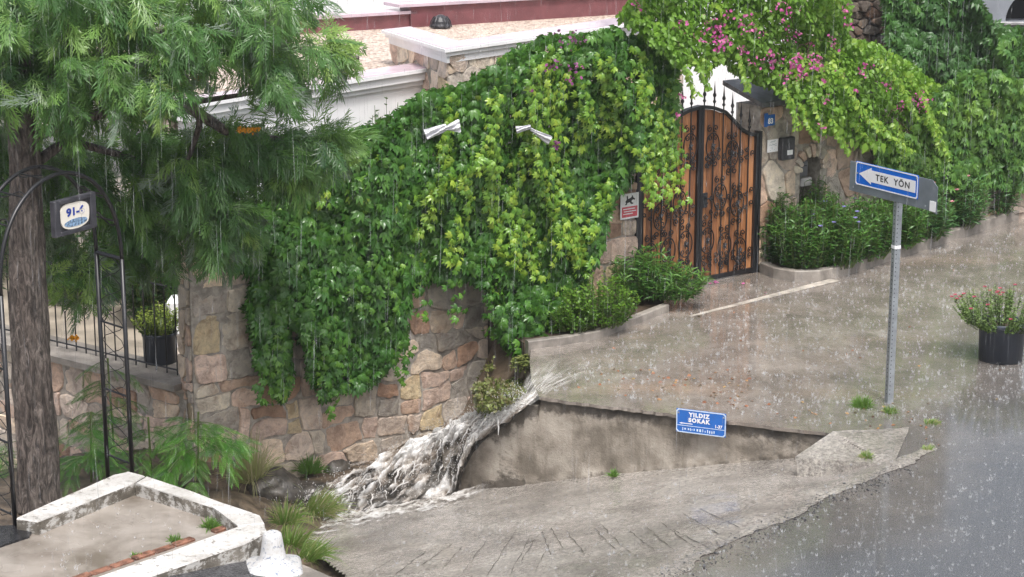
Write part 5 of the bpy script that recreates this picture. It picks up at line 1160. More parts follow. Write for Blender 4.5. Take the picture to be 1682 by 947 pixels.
for (x, y, r_, h_, l, fl) in ((1515,392,.45,.95,'oleander with pink flowers beside the right end of the sign',.08),(1568,372,.48,1.0,'oleander with long pale leaves between sign and frame edge',.03),(1625,352,.5,1.05,'rightmost oleander in view above the kerb',.04),(1600,345,.5,1.15,'taller oleander behind the others against the ivy hedge',.02),(1690,330,.5,1.0,'oleander cut by the right edge of the picture',.02)):
    bush('oleander', bed(x, y), r_, h_, 95, 18, LANCE, M_OLE, (.12,.19), .24, l, 'oleander', gO, flowers=(M_PINK, fl, .045) if fl else None)
bush('narrow_leaved_bush', bed(1062,488), .48, .66, 90, 16, LANCE, M_NARROW, (.12,.18), .28, 'narrow leaved bush at the foot of the left gate post', 'bush')
bush('narrow_leaved_bush', bed(1106,492), .34, .50, 55, 14, LANCE, M_NARROW, (.11,.16), .30, 'smaller narrow leaved bush leaning over the kerb end by the gate', 'bush', lean=(.12,-.08))
bush('bright_shrub', bed(985,532), .50, .62, 100, 22, OVATE, M_SHRUB, (.045,.07), .28, 'bright green small leaved shrub on the left kerb below the creeper', 'shrub')
bush('bright_shrub', bed(942,542), .30, .42, 60, 20, OVATE, M_SHRUB, (.04,.06), .18, 'small darker shrub between creeper and bright shrub on the kerb', 'shrub')
# clump of wall plants on the bank by the spout
bush('bank_plant', Py(850, 640, 22.35), .20, .26, 60, 16, OVATE, M_BANK, (.025,.045), .30, 'small olive plant on the bank right beside the falling water', 'plant', droop=.15)
bush('bank_plant', Py(866, 596, 22.35), .20, .22, 60, 16, OVATE, M_BANK, (.025,.05), .40, 'leafy little plant spilling over the broken left end of the kerb', 'plant', droop=.2)
sp = Soup(); q = sample_poly([(786,690),(778,640),(800,600),(822,566),(850,560),(884,580),(880,610),(868,645),(840,662),(812,680)], 6500); q = q[fb2(q[:,0]*.05, q[:,1]*.05, 1, 3, 77) > .30]
PP = Pz(q[:,0], q[:,1], -.5)
for _ in range(6): PP = Pz(q[:,0], q[:,1], np.array([float(zditch(a_, b_)) + .03 for a_, b_ in PP[:,:2]]))
k = len(PP); sp.add(OVATE, PP + ZZ*rng.uniform(0, .07, k)[:, None], rnd(k)*.5 + ZZ*.6 + nv*.5, rnd(k) + nv*.3 - ZZ*.2, rng.uniform(.025, .055, k), np.clip(.15 + .7*rng.random(k), 0, 1))
o = sp.build('ground_cover', leaf_mat('ground_cover_leaves', [(0, (.10,.075,.04)), (.45, (.13,.12,.045)), (.75, (.15,.19,.05)), (1, (.27,.27,.08))], .45, .25)); tag(o, kind='stuff'); o['label'] = 'brownish green ground cover on the wet bank beside the spout'; o['category'] = 'ground cover'
# plants in the pots
bush('pot_shrub', (0,0,0), .2, .3, 40, 18, OVATE, leaf_mat('yellow_green_leaves', [(0, (.12,.17,.02)), (.5, (.30,.38,.06)), (1, (.52,.56,.14))], .45, .35), (.03,.05), .2, None, None) if False else None
def pot_plant(pt, h0, r_, h_, nst, nlv, tpl, mat, szr, tb, flowers=None, up=.7):
    o = bush('tmp', np.array(pt.location) + np.array([0,0,h0]), r_, h_, nst, nlv, tpl, mat, szr, tb, None, None, flowers=flowers, up=up)
    for c in list(o.children): c.parent = pt; c.location = (0, 0, h0)
    bpy.data.objects.remove(o)
pot_plant(potA, .32, .32, .40, 70, 20, OVATE, leaf_mat('yellow_green_leaves', [(0, (.12,.17,.02)), (.5, (.30,.38,.06)), (1, (.52,.56,.14))], .45, .35), (.03,.05), .2)
pot_plant(potB, .38, .60, .50, 100, 34, OVATE, leaf_mat('grey_green_leaves', [(0, (.06,.11,.035)), (.5, (.16,.24,.075)), (1, (.32,.38,.16))], .45, .3), (.028,.048), .2, flowers=(M_REDF, .22, .028), up=.15)
# dark garden behind the railing and behind the tree
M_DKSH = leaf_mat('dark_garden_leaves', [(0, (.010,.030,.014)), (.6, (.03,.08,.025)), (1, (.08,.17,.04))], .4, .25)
gD = 'dark shrubs on the terrace behind the railing'
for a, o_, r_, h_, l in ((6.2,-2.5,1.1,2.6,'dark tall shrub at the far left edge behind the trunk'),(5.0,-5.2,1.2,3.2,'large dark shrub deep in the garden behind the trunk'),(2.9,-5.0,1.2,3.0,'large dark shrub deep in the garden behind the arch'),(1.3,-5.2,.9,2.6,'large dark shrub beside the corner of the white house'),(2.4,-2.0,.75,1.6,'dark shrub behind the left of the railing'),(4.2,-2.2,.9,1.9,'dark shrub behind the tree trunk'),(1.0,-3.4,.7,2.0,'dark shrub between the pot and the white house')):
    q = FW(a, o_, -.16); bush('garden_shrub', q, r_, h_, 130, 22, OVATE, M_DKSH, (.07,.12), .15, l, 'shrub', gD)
pt = FW(.95, -1.9, -.16); palm = thing('palm', tuple(pt), 'palm with a rough brown trunk and grey fan leaves behind the railing', 'palm')
mb = MB(); zz = np.linspace(0, 1.7, 40); prof = [(.13 + .025*(i % 2) + .02*rng.random(), z) for i, z in enumerate(zz)]; mb.lathe(prof, 14); mb.build('trunk', M_STEM, palm)
sp = Soup(); kf = 26; az = rng.uniform(0, 6.28, kf); el = rng.uniform(-.3, 1.0, kf); dd = np.stack([np.cos(az)*np.cos(el), np.sin(az)*np.cos(el), np.sin(el)], -1); sp.add(EVENFROND, np.tile(np.array([0,0,1.7]), (kf,1)) + pt, ZZ + rnd(kf)*.2, dd, rng.uniform(.6, .85, kf), rng.random(kf)); sp.build('fronds', leaf_mat('palm_fronds', [(0, (.12,.16,.13)), (1, (.30,.36,.32))], .4, .2), palm, origin=tuple(pt))

# ================================================================== SILKY OAK TREE
tb_ = Py(62, 815, 19.05); TREE0 = np.array([tb_[0], tb_[1], -.75])
tree = thing('silky_oak_tree', tuple(TREE0), 'large silky oak with furrowed trunk and drooping ferny crown at the left', 'tree')
def mk_bark():
    m, nt, b, o = mat_new('furrowed_bark'); co = coord(nt, (1, 1, .28)); n1 = noise(nt, co, 17, 8, .72, 1.4); n2 = noise(nt, coord(nt, (1,1,.3)), 4, 4)
    c = ramp(nt, n1, [(.38, (.035,.031,.028)), (.5, (.13,.114,.103)), (.62, (.28,.25,.228))]); c = mix(nt, .6, c, ramp(nt, n2, [(.3, (.7,.55,.5)), (.7, (1.2,1.15,1.1))]), 'MULTIPLY')
    nt.links.new(c, b.inputs['Base Color']); b.inputs['Roughness'].default_value = .55; bump(nt, b, n1, 1.0, .05); return m
M_BARK = mk_bark()
def limb(mb, pts, r0, r1, k=14, rough=.12):
    P = np.asarray(pts, float); t = np.linspace(0, 1, len(P)); n = max(12, len(P)*14); q = np.linspace(0, 1, n); C = np.stack([np.interp(q, t, P[:, i]) for i in range(3)], -1)
    for _ in range(6): C[1:-1] = (C[:-2] + C[1:-1]*2 + C[2:])/4
    i0 = mb.n; mb.tube(C, r0 + (r1 - r0)*q, k); V = mb.v[-1]
    A = np.repeat(C, k, 0); d = V - A; ang = np.arctan2(d[:,1], d[:,0]); f = 1 + rough*(fbm(np.stack([np.cos(ang)*5.5, np.sin(ang)*5.5, V[:,2]*1.6], -1), 5) - .5)*2; mb.v[-1] = A + d*f[:, None]
yT = TREE0[1]
tr = [TREE0, Py(62, 760, yT), Py(54, 640, yT), Py(47, 500, yT), Py(43, 380, yT), Py(42, 300, yT), Py(38, 230, yT), Py(30, 150, yT), Py(24, 40, yT), Py(20, -90, yT), Py(16, -260, yT)]
mb = MB(); rr = .26; P = np.array(tr)
limb(mb, P[:8], .21, .13, 72, .26); limb(mb, P[7:], .15, .07, 20); limb(mb, [Py(40, 225, yT), Py(14, 170, yT-.1), Py(-30, 120, yT-.2), Py(-90, 20, yT-.3)], .12, .07, 18)
mb.build('trunk', M_BARK, tree, origin=tuple(TREE0), smooth=True)
LIMBS = [[(34,170),(110,110),(230,60),(330,30)],[(28,90),(150,30),(330,-40),(455,-20)],[(40,230),(150,190),(300,170),(430,150)],[(455,-20),(450,40),(446,90),(440,140)],[(330,30),(430,60),(520,90),(590,95)],[(300,170),(380,220),(470,230),(560,230)],[(40,280),(110,230),(220,260),(330,330)],[(230,60),(300,120),(330,200),(300,290)],[(24,30),(90,-30),(200,-90),(380,-110)]]
LY = [-.2,-.5,.5,-.4,.2,.9,1.0,.4,-.9]
mb = MB()
for Pq, yo in zip(LIMBS, LY): limb(mb, [Py(a, b_, yT + yo*i/3) for i, (a, b_) in enumerate(Pq)], .06, .018, 10, .1)
mb.build('limbs', M_BARK, tree, origin=tuple(TREE0), smooth=True)
CR = [([(-40,-40),(515,-40),(500,30),(515,55),(535,80),(520,105),(495,125),(485,155),(450,160),(415,135),(385,100),(340,100),(310,150),(250,175),(190,205),(100,205),(70,150),(-40,155)], 210, (-1.2, .8), .30, 1.0),
      ([(335,200),(420,208),(480,215),(525,212),(550,228),(545,245),(515,255),(505,272),(470,282),(440,300),(420,340),(405,400),(390,412),(355,395),(335,420),(312,380),(305,300),(318,240)], 105, (.0, 1.5), .30, 1.0),
      ([(70,190),(180,225),(290,210),(322,260),(318,330),(322,405),(300,430),(240,432),(215,430),(180,500),(140,500),(110,470),(85,450),(78,300)], 95, (.5, 1.9), .26, 1.0),
      ([(-40,200),(22,200),(12,300),(8,420),(-40,440)], 26, (.4, 1.4), .15, 1.0),
      ([(535,66),(570,70),(590,84),(575,100),(545,108)], 7, (.0, .4), .5, 1.0), ([(545,215),(575,225),(570,240),(545,245)], 6, (.5, 1.0), .5, 1.0), ([(480,240),(525,240),(520,270),(490,275)], 6, (.4, 1.0), .5, 1.0)]
sp = Soup()
for poly, nsp, (ya, yb), tb0, scq in CR:
    pts = sample_poly(poly, nsp); yy = yT + rng.uniform(ya, yb, nsp); C = Py(pts[:,0], pts[:,1], yy)
    for c in C:
        out = np.array([c[0] - TREE0[0], (c[1] - TREE0[1])*.6, 0]); out = unit(out)*.75 + np.array([.15, -.15, -.25]) + rng.normal(size=3)*.25
        k = rng.integers(8, 13); f = rng.random(k); dd = unit(out)*.8 + rnd(k)*.65 - ZZ*(.15 + .6*f)[:, None]
        base = c - unit(out)*.21 + unit(out)*.16*f[:, None] + rnd(k)*.035; bright = rng.random() < .20
        nr_ = ZZ*.8 + np.array([0,-.55,0]) + rnd(k)*.45; sz = rng.uniform(.18, .35, k)
        tnt = np.clip(tb0 - .05 + .32*rng.random(k) + .45*bright*rng.random(k) + .12*rng.normal(), 0, 1); vi = rng.integers(0, 5, k)
        for q_ in range(5): sp.add(FRONDS[q_], base[vi == q_], nr_[vi == q_], dd[vi == q_], sz[vi == q_], tnt[vi == q_])
sp.build('crown', M_OAK, tree, origin=tuple(TREE0))
sf = Soup()
for x, y, yo, ln, wd_ in ((408,214,-.35,.20,.05),(122,556,.3,.10,.035),(325,130,.2,.06,.03)):
    k = 80; c = Py(x, y, yT + yo); pos = c + np.stack([rng.uniform(-.5,.5,k)*ln, rng.normal(size=k)*.015, rng.normal(size=k)*wd_*.25], -1); sf.add(PETAL, pos, rnd(k), ZZ + rnd(k)*.6, np.full(k, .028), rng.random(k))
sf.build('blossom', M_ORANGE, tree, origin=tuple(TREE0))

# ================================================================== SEEDLINGS, GRASS, WEEDS
def seedling(base, h_, nfr, ln, label, group=None, lean=(0,0), bt=.35):
    t = thing('silky_oak_seedling', tuple(base), label, 'seedling', group); sp = Soup(); mb = MB()
    for k in range(nfr):
        a = rng.uniform(0, 6.28); t0 = rng.uniform(.25, 1); b0 = base + np.array([lean[0]*t0, lean[1]*t0, h_*t0]); d = np.array([math.cos(a) + lean[0]*.8, math.sin(a)*.8 - .2, .35 - .5*rng.random()]); L = ln*rng.uniform(.7, 1.1)
        tt_ = np.linspace(0, 1, 6)[:, None]; path = b0 + unit(d)*L*tt_ - ZZ*L*.35*tt_**2; mb.tube(path, .004, 4)
        for j in range(1, 6):
            for sg in (-1, 1):
                dd = unit(d) + np.cross(unit(d), ZZ)*sg*.9 - ZZ*.35 + rng.normal(size=3)*.12; sp.add(EVENFROND, path[j][None], (ZZ + rng.normal(size=3)*.25 + np.array([0,-.35,0]))[None], dd[None], np.array([L*.42*rng.uniform(.8,1.2)]), np.array([np.clip(bt + .5*rng.random(), 0, 1)]))
        sp.add(EVENFROND, path[5][None], (ZZ + np.array([0,-.3,0]))[None], (unit(d) - ZZ*.7)[None], np.array([L*.45]), np.array([.8]))
    mb.tube([base, base + np.array([lean[0]*.5, lean[1]*.5, h_*.5]), base + np.array([lean[0], lean[1], h_])], .012, 6)
    sp.build('foliage', M_FERN, t, origin=tuple(base)); mb.build('stems', M_STEMG, t, origin=tuple(base)); return t
gS = 'ferny seedlings below the low wall'
def dbase(u, v, y): q = Py(u, v, y); return np.array([q[0], q[1], min(q[2], float(zditch(q[0], q[1])) + .1)])
seedling(dbase(325,790,20.1), .80, 24, .50, 'ferny bright green seedling spreading over the right white kerb', gS, (.05,-.1), .4)
seedling(dbase(250,800,20.2), .8, 14, .42, 'small ferny seedling behind the right legs of the arch', gS, (0,-.05), .3)
seedling(dbase(150,800,19.9), .85, 20, .45, 'ferny seedling between the trunk and the arch legs', gS, (.05,-.05), .25)
seedling(dbase(185,690,20.6), 1.1, 12, .4, 'upper ferny shoot against the low wall beside the arch', gS, (.0,-.1), .3)
seedling(dbase(20,800,20.4), .7, 14, .45, 'dark ferny seedling left of the tree trunk', gS, (0,0), .1)
def grass(name, base, n_, h_, spread, label, cat='grass tuft', tr_=(.0,.6), lean=(0,0), group=None, wd_=.006):
    base = np.asarray(base, float); a = rng.uniform(0, 6.28, n_); el = rng.uniform(.1, .9, n_); b0 = base + np.stack([np.cos(a), np.sin(a), 0*a], -1)*(spread*.35*rng.random(n_))[:, None]; d = np.stack([np.cos(a)*(1-el) + lean[0], np.sin(a)*(1-el) + lean[1], .35 + el], -1); L = h_*rng.uniform(.6, 1.1, n_); V = []; T = []
    d = unit(d); sd = unit(np.cross(d, np.array([0,-1,.2]) + 0*d)); k = 5
    for j, t in enumerate(np.linspace(0, 1, k)):
        c = b0 + d*(L*t)[:, None] - ZZ*(L*.75*t*t)[:, None]*(1.15 - el)[:, None]; ww = wd_*(1 - t*.95); V += [c - sd*ww, c + sd*ww]
    V = np.stack(V, 1); i0 = (np.arange(n_)*2*k)[:, None]
    for j in range(k-1): q = 2*j; T += [i0 + np.array([[q, q+1, q+3]]), i0 + np.array([[q, q+3, q+2]])]
    tint = np.repeat(rng.uniform(*tr_, n_), 2*k); o = tri_mesh(name, V.reshape(-1, 3), np.concatenate(T), tint, M_GRASS, None, tuple(base)); return tag(o, label, cat, group)
gg = 'wet grass tufts in the ditch'
grass('grass_tuft', Pz(520,842,-1.22), 300, .45, .42, 'long pale wet grass bent beside the foaming water', tr_=(.5,1.), lean=(.6,-.2), group=gg)
grass('grass_tuft', Pz(470,858,-1.15), 200, .42, .3, 'grey green grass in the ditch behind the white kerb tip', tr_=(.3,1.), lean=(.1,-.2), group=gg)
grass('grass_tuft', Pz(480,895,-.75), 150, .38, .35, 'fresh green grass growing right behind the white cone', tr_=(.35,.85), lean=(.35,-.25), group=gg)
grass('grass_tuft', Pz(508,915,-.62), 130, .36, .36, 'green grass drooping over the edge stones onto the ramp', tr_=(.3,.8), lean=(.7,-.25), group=gg)
grass('grass_tuft', Pz(415,790,-1.1), 240, .75, .35, 'dry straw coloured stalks under the stone wall corner', tr_=(.8,1.), group=gg)
grass('grass_tuft', Pz(510,775,-1.3), 200, .32, .3, 'low green grass at the foot of the stone wall', tr_=(0,.3), group=gg)
grass('grass_tuft', Pz(1417,668,0), 260, .19, .22, 'bright green grass tuft left of the sign post foot', tr_=(.2,.55), wd_=.005)
grass('grass_tuft', Pz(1462,678,0), 90, .13, .16, 'small weedy tuft at the foot of the sign post', tr_=(.1,.9), wd_=.005)
grass('grass_tuft', Pz(1425,752,-.02), 120, .11, .16, 'low brown green weed at the lower corner of the apron', tr_=(.3,1.), wd_=.006)
grass('grass_tuft', Pz(1530,694,0), 90, .07, .26, 'flat washed weed lying on the wet asphalt', tr_=(.3,1.), lean=(.5,0), wd_=.006)
grass('grass_tuft', Pz(1523,738,0), 50, .09, .14, 'tiny weed with a pale leaf in the asphalt', tr_=(.3,.9), lean=(.5,.2), wd_=.007)
grass('grass_tuft', Pz(345,866,ZT), 90, .16, .16, 'weed sprouting at the end of the brick edging', tr_=(.1,.5), wd_=.007)
grass('grass_tuft', Pz(287,889,ZT), 60, .10, .12, 'small weed growing on the middle of the brick edging', tr_=(.1,.5), wd_=.007)
grass('grass_tuft', Pz(225,914,ZT), 40, .07, .12, 'tiny weed at the near part of the brick edging', tr_=(.2,.7), wd_=.006)
grass('grass_tuft', Pz(1008,782,-.72), 40, .14, .08, 'small weed at the foot of the retaining wall', tr_=(.1,.5), wd_=.008)
# things in the ditch
def boulder(c, r_, label, sq=(1,1,.7), mat=None):
    b = bmesh.new(); bmesh.ops.create_icosphere(b, subdivisions=4, radius=1); V = np.array([q.co[:] for q in b.verts]); Fc = [[q.index for q in f.verts] for f in b.faces]; b.free()
    sd_ = rng.uniform(0, 50); V = V*(1 + .55*(fbm(V*1.3 + sd_, 4) - .5)[:, None]*1.6)*r_*np.array(sq); mb = MB(); mb.add(V + c, Fc); o = mb.build('boulder', mat or M_WETROCK, origin=tuple(c), smooth=True); return tag(o, label, 'boulder', 'boulders in the ditch')
M_WETROCK = simple('wet_rock', (.06,.053,.045), .42, var=.5, scale=9, bmp=.9, bscale=22)
for (x, y, z, r_, l) in ((505,812,-1.3,.22,'dark wet boulder beside the long pale grass'),(452,805,-1.2,.3,'grey boulder at the left end of the ditch'),(560,822,-1.3,.2,'dark boulder split by the foot of the cascade'),(545,770,-1.4,.2,'half buried stone under the garden wall'),(440,850,-1.25,.2,'stone hidden in grass behind the white kerb')): boulder(Pz(x, y, z), r_, l)
# white ribbons caught on the creeper
M_RIB = simple('white_plastic', (.62,.62,.65), .3, var=.05, scale=10)
def ribbon_obj(strips, n0, label, seed):
    mb = MB()
    for a, b_, w0, w1, wm in strips:
        nu_, nw_ = 34, 13; t = np.linspace(0, 1, nu_); q = np.linspace(-1, 1, nw_); a = np.array(a, float); b_ = np.array(b_, float); d = b_ - a; pn_ = np.array([-d[1], d[0]])/np.linalg.norm(d)
        wd_ = np.interp(t, [0, .1, .5, .9, 1], [w0, w0*.95, (w0+w1)/2*wm, w1, w1*.9]); T_, Q_ = np.meshgrid(t, q, indexing='ij'); U = a[0] + d[0]*T_ + pn_[0]*wd_[:, None]*Q_; Vv = a[1] + d[1]*T_ + pn_[1]*wd_[:, None]*Q_
        fold = .05*(fb2(T_*2.5 + seed, Q_*2.2, 1, 4, seed) - .5)*2 + .02*np.sin(Q_*7 + T_*5 + seed) - .03*Q_**2
        mb.grid(Pw(U, Vv, n0 + fold).reshape(-1, 3), nu_, nw_)
    c = Pw(*strips[0][0], n0); o = mb.build('white_wrapping', M_RIB, origin=tuple(c), smooth=True); tag(o, label, 'plastic wrapping', 'white wrappings caught in the creeper')
ribbon_obj([((699,221),(734,208),9,6,1.0), ((731,210),(756,206),4,11,1.0)], .74, 'white plastic knotted like a bow on the dark creeper leaves', 2)
ribbon_obj([((848,213),(872,208),6,4,.8), ((872,212),(904,231),3,8,.9)], .80, 'torn white plastic half hidden by bright young shoots', 5)
# ================================================================== RUSHING WATER
def mk_foam():
    m, nt, b, o = mat_new('muddy_foam'); co = coord(nt); n1 = noise(nt, coord(nt, (1,1,.45)), 13, 6, .7, .8); n2 = noise(nt, co, 3.2, 4)
    ac0 = nt.nodes.new('ShaderNodeAttribute'); ac0.attribute_name = 'col'; s0 = nt.nodes.new('ShaderNodeSeparateColor'); nt.links.new(ac0.outputs['Color'], s0.inputs[0]); c = ramp(nt, math_(nt, 'ADD', s0.outputs[1], math_(nt, 'ADD', math_(nt, 'MULTIPLY', math_(nt, 'SUBTRACT', n1, .5), .5), math_(nt, 'MULTIPLY', math_(nt, 'SUBTRACT', n2, .5), .4))), [(.05, (.24,.20,.165)), (.3, (.45,.405,.36)), (.6, (.67,.635,.60)), (.9, (.85,.84,.83))]); nt.links.new(c, b.inputs['Base Color']); b.inputs['Roughness'].default_value = .5; b.inputs['Specular IOR Level'].default_value = .3
    t = nt.nodes.new('ShaderNodeBsdfTranslucent'); nt.links.new(c, t.inputs[0]); mx = nt.nodes.new('ShaderNodeMixShader'); mx.inputs[0].default_value = .3; nt.links.new(b.outputs[0], mx.inputs[1]); nt.links.new(t.outputs[0], mx.inputs[2])
    at = nt.nodes.new('ShaderNodeAttribute'); at.attribute_name = 'col'; s_ = nt.nodes.new('ShaderNodeSeparateColor'); nt.links.new(at.outputs['Color'], s_.inputs[0]); tp_ = nt.nodes.new('ShaderNodeBsdfTransparent'); m2 = nt.nodes.new('ShaderNodeMixShader'); nt.links.new(s_.outputs[0], m2.inputs[0]); nt.links.new(tp_.outputs[0], m2.inputs[1]); nt.links.new(mx.outputs[0], m2.inputs[2]); nt.links.new(m2.outputs[0], o.inputs[0]); return m
M_FOAM = mk_foam()
Rpx = [(902,616,.0),(874,648,-.02),(846,662,-.10),(822,668,-.16),(792,679,-.26),(762,691,-.41),(710,714,-.65),(650,743,-.89),(590,772,-1.07),(530,799,-1.22),(470,830,-1.36),(425,852,-1.42)]
Fpx = [(896,630,.0),(878,656,-.02),(856,672,-.12),(835,690,-.3),(792,716,-.5),(764,758,-.9),(744,816,-1.17),(672,828,-1.22),(600,843,-1.28),(545,857,-1.33),(490,872,-1.38),(440,885,-1.42)]
RP = np.array([Pz(*q) for q in Rpx]); FP = np.array([Pz(*q) for q in Fpx]); _pl = np.append(E1[:2] + wn*.16, 0); FP[2:7] = [Pp(u, v, _pl, np.append(wn, 0)) for u, v in ((856,674),(835,691),(794,717),(764,758),(746,814))]
def resamp(P, n):
    d = np.r_[0, np.cumsum(np.linalg.norm(np.diff(P, axis=0), axis=1))]; q = np.linspace(0, d[-1], n); return np.stack([np.interp(q, d, P[:, i]) for i in range(3)], -1)
nb_, na = 520, 190
tb2 = np.linspace(0, len(RP)-1, nb_); RR = np.stack([np.interp(tb2, np.arange(len(RP)), RP[:, i]) for i in range(3)], -1); FF = np.stack([np.interp(tb2, np.arange(len(FP)), FP[:, i]) for i in range(3)], -1)
for _ in range(25): RR[1:-1] = (RR[:-2] + RR[1:-1]*2 + RR[2:])/4; FF[1:-1] = (FF[:-2] + FF[1:-1]*2 + FF[2:])/4
a = np.linspace(-.22, 1.0, na); b01 = np.linspace(0, 1, nb_)
A, Bq = np.meshgrid(a, b01, indexing='xy')      # (nb,na)
Ap = np.clip(A, 0, 1)[..., None]; base = RR[:, None] + (FF - RR)[:, None]*Ap
zf = RR[:, None, 2] + (FF - RR)[:, None, 2]*(np.clip(A, 0, 1)**1.35); base[..., 2] = zf
back = np.clip(-A, 0, 1)[..., None]; base = base + back*np.array([.55, 1.6, -1.2])
spread_ = np.clip((b01 - .12)/.3, .12, 1)[:, None]
X3 = base[..., 0]*1.0; 
Lm = 3.4; al_ = Bq*Lm*.62 + A*.95; ac_ = Bq*Lm - A*.55      # along and across the flow, in metres
flow = fb2(ac_*8.5, al_*2.6, 1, 4, 3); fine = fb2(ac_*24, al_*10, 1, 4, 7); lump = fb2(ac_*3.2, al_*2.4, 1, 3, 12)
disp = (.22*(lump - .5) + .34*(flow - .5) + .15*(fine - .5))*spread_ + .03*spread_
hgt = np.clip(.5 + 2.6*(flow - .5) + 2.0*(fine - .5) + .9*(lump - .5), 0, 1)
fd = unit(np.array([-.25, -.75, .6])); V = base + fd*disp[..., None]
# rock bank beneath
rockd = .20*(fb2(Bq*16, A*5, 1, 4, 22) - .5) + .08*(fb2(Bq*45, A*16, 1, 3, 23) - .5) - .07
VR = base + fd*(rockd*np.clip(spread_*1.2, 0, 1) - .02)[..., None]
mb = MB(); st_ = 2; VR2 = VR[::st_, ::st_]; mb.grid(VR2.reshape(-1, 3), VR2.shape[0], VR2.shape[1]); o = mb.build('rock_bank', M_WETROCK, smooth=True, fixn=True); tag(o, kind='structure')
def foam_layer(V, cover, seed, name, hg):
    dens = .60*fb2(ac_*8.5 + seed, al_*2.2, 1, 4, seed) + .40*fb2(ac_*24, al_*9, 1, 3, seed + 4)
    bias = cover + .22*np.clip((.30 - A)/.3, 0, 1) + .10*np.exp(-((A - 1.0)/.12)**2) + .26*np.clip((.52 - Bq)/.2, 0, 1) - .22*np.clip((A - .25)/.25, 0, 1)*np.clip((1.0 - A)/.12, 0, 1)
    edge = np.clip((A + .22)/.10, 0, 1)*np.clip((1.0 - A + .55*(dens - .45))/.10, 0, 1)*np.clip((1.001 - Bq)/.06, 0, 1)*np.clip(Bq/.05, 0, 1)
    alp = np.clip((dens - .50 + bias)*5.0, 0, 1)*edge; c = np.zeros((nb_*na, 4)); c[:, 0] = alp.ravel(); c[:, 1] = hg.ravel(); c[:, 3] = 1
    mb = MB(); mb.grid(V.reshape(-1, 3), nb_, na, c, keep=(alp[:-1,:-1] + alp[1:,1:]) > 0); o = mb.build(name, M_FOAM, smooth=True); tag(o, kind='structure')
foam_layer(V, .26, 33, 'cascade_water', hgt)
f2 = fb2(ac_*9 + 5, al_*2.8, 1, 4, 75); g2 = fb2(ac_*26, al_*11, 1, 3, 79); d2 = (.20*(fb2(ac_*3.1, al_*2, 1, 3, 72) - .42) + .30*(f2 - .5) + .15*(g2 - .5))*spread_
foam_layer(base + fd*(d2 + .06*spread_)[..., None], .06, 91, 'cascade_water', np.clip(.55 + 2.4*(f2 - .5) + 2.0*(g2 - .5), 0, 1))
# separate strands, drops and curling splashes leaping off the sheet: part of the same water
mb = MB(); wr = np.random.default_rng(8)
for k in range(60):
    i = wr.integers(int(nb_*.28), int(nb_*.86)); j = wr.integers(int(na*.25), int(na*.75)); p = V[i, j] + fd*.03; n_ = 9; t = np.linspace(0, 1, n_)[:, None]
    vel = np.array([wr.normal(-.12, .10), wr.normal(-.16, .08), wr.uniform(.0, .16)]); L = wr.uniform(.35, .8); path = p + vel*t*L - ZZ*.42*(t*L)**2 + wr.normal(size=(n_, 3))*.006; mb.tube(path, wr.uniform(.006, .016)*np.interp(t[:,0], [0,.3,1], [.5,1,.3]), 5, (.7, .8, 0))
ico = bmesh.new(); bmesh.ops.create_icosphere(ico, subdivisions=1, radius=1); IV = np.array([q.co[:] for q in ico.verts]); IF = [[q.index for q in f.verts] for f in ico.faces]; ico.free()
for k in range(3600):
    i = wr.integers(int(nb_*.14), int(nb_*.97)); j = wr.integers(8, na); p = V[i, j] + fd*abs(wr.normal(0, .10)) + ZZ*abs(wr.normal(0, .07)) + wr.normal(size=3)*.02; mb.add(IV*wr.uniform(.0015, .005)*np.array([1, 1, wr.uniform(1, 2.4)]) + p, IF, (.55, .9, 0))
o = mb.build('cascade_spray', M_FOAM, smooth=True); tag(o, kind='stuff'); o['label'] = 'strands and drops of muddy spray leaping off the cascade'; o['category'] = 'spray'
# foam running along the foot of the fall
T1 = [Pz(*q) for q in ((800,790,-1.03),(742,812,-1.15),(672,824,-1.2),(600,838,-1.25),(545,851,-1.3),(490,866,-1.36),(430,890,-1.4))]
T2 = [Pz(*q) for q in ((812,799,-1.0),(756,832,-1.08),(692,852,-1.10),(620,870,-1.14),(560,884,-1.20),(505,896,-1.26),(440,925,-1.36))]
na2, nb2 = 60, 380; U1 = resamp(np.array(T1), nb2); U2 = resamp(np.array(T2), nb2); aa = np.linspace(0, 1, na2); G = U1[:, None] + (U2 - U1)[:, None]*aa[None, :, None]
bb = np.linspace(0, 1, nb2); AA, BB = np.meshgrid(aa, bb); G[..., 2] = np.maximum(G[..., 2], zramp(G[..., 0], G[..., 1]) + .03) + .06*(fb2(BB*60, AA*5, 1, 4, 5) - .42)*(1 - AA*.6)
hl = .6*fb2(BB*26, AA*7, 1, 4, 44) + .4*fb2(BB*80, AA*22, 1, 3, 46); al2 = np.clip((hl - .20 - .32*AA)*3.2, 0, .92)*np.clip((1 - AA)*6, 0, 1)*np.clip(BB*8, 0, 1)*np.clip((1 - BB)*10, 0, 1); c2 = np.zeros((nb2*na2, 4)); c2[:, 1] = np.clip(.55 + 1.6*(hl - .45), 0, 1).ravel(); c2[:, 0] = al2.ravel(); c2[:, 3] = 1
mb = MB(); mb.grid(G.reshape(-1, 3), nb2, na2, c2); o = mb.build('foam_stream', M_FOAM, smooth=True); tag(o, kind='structure')
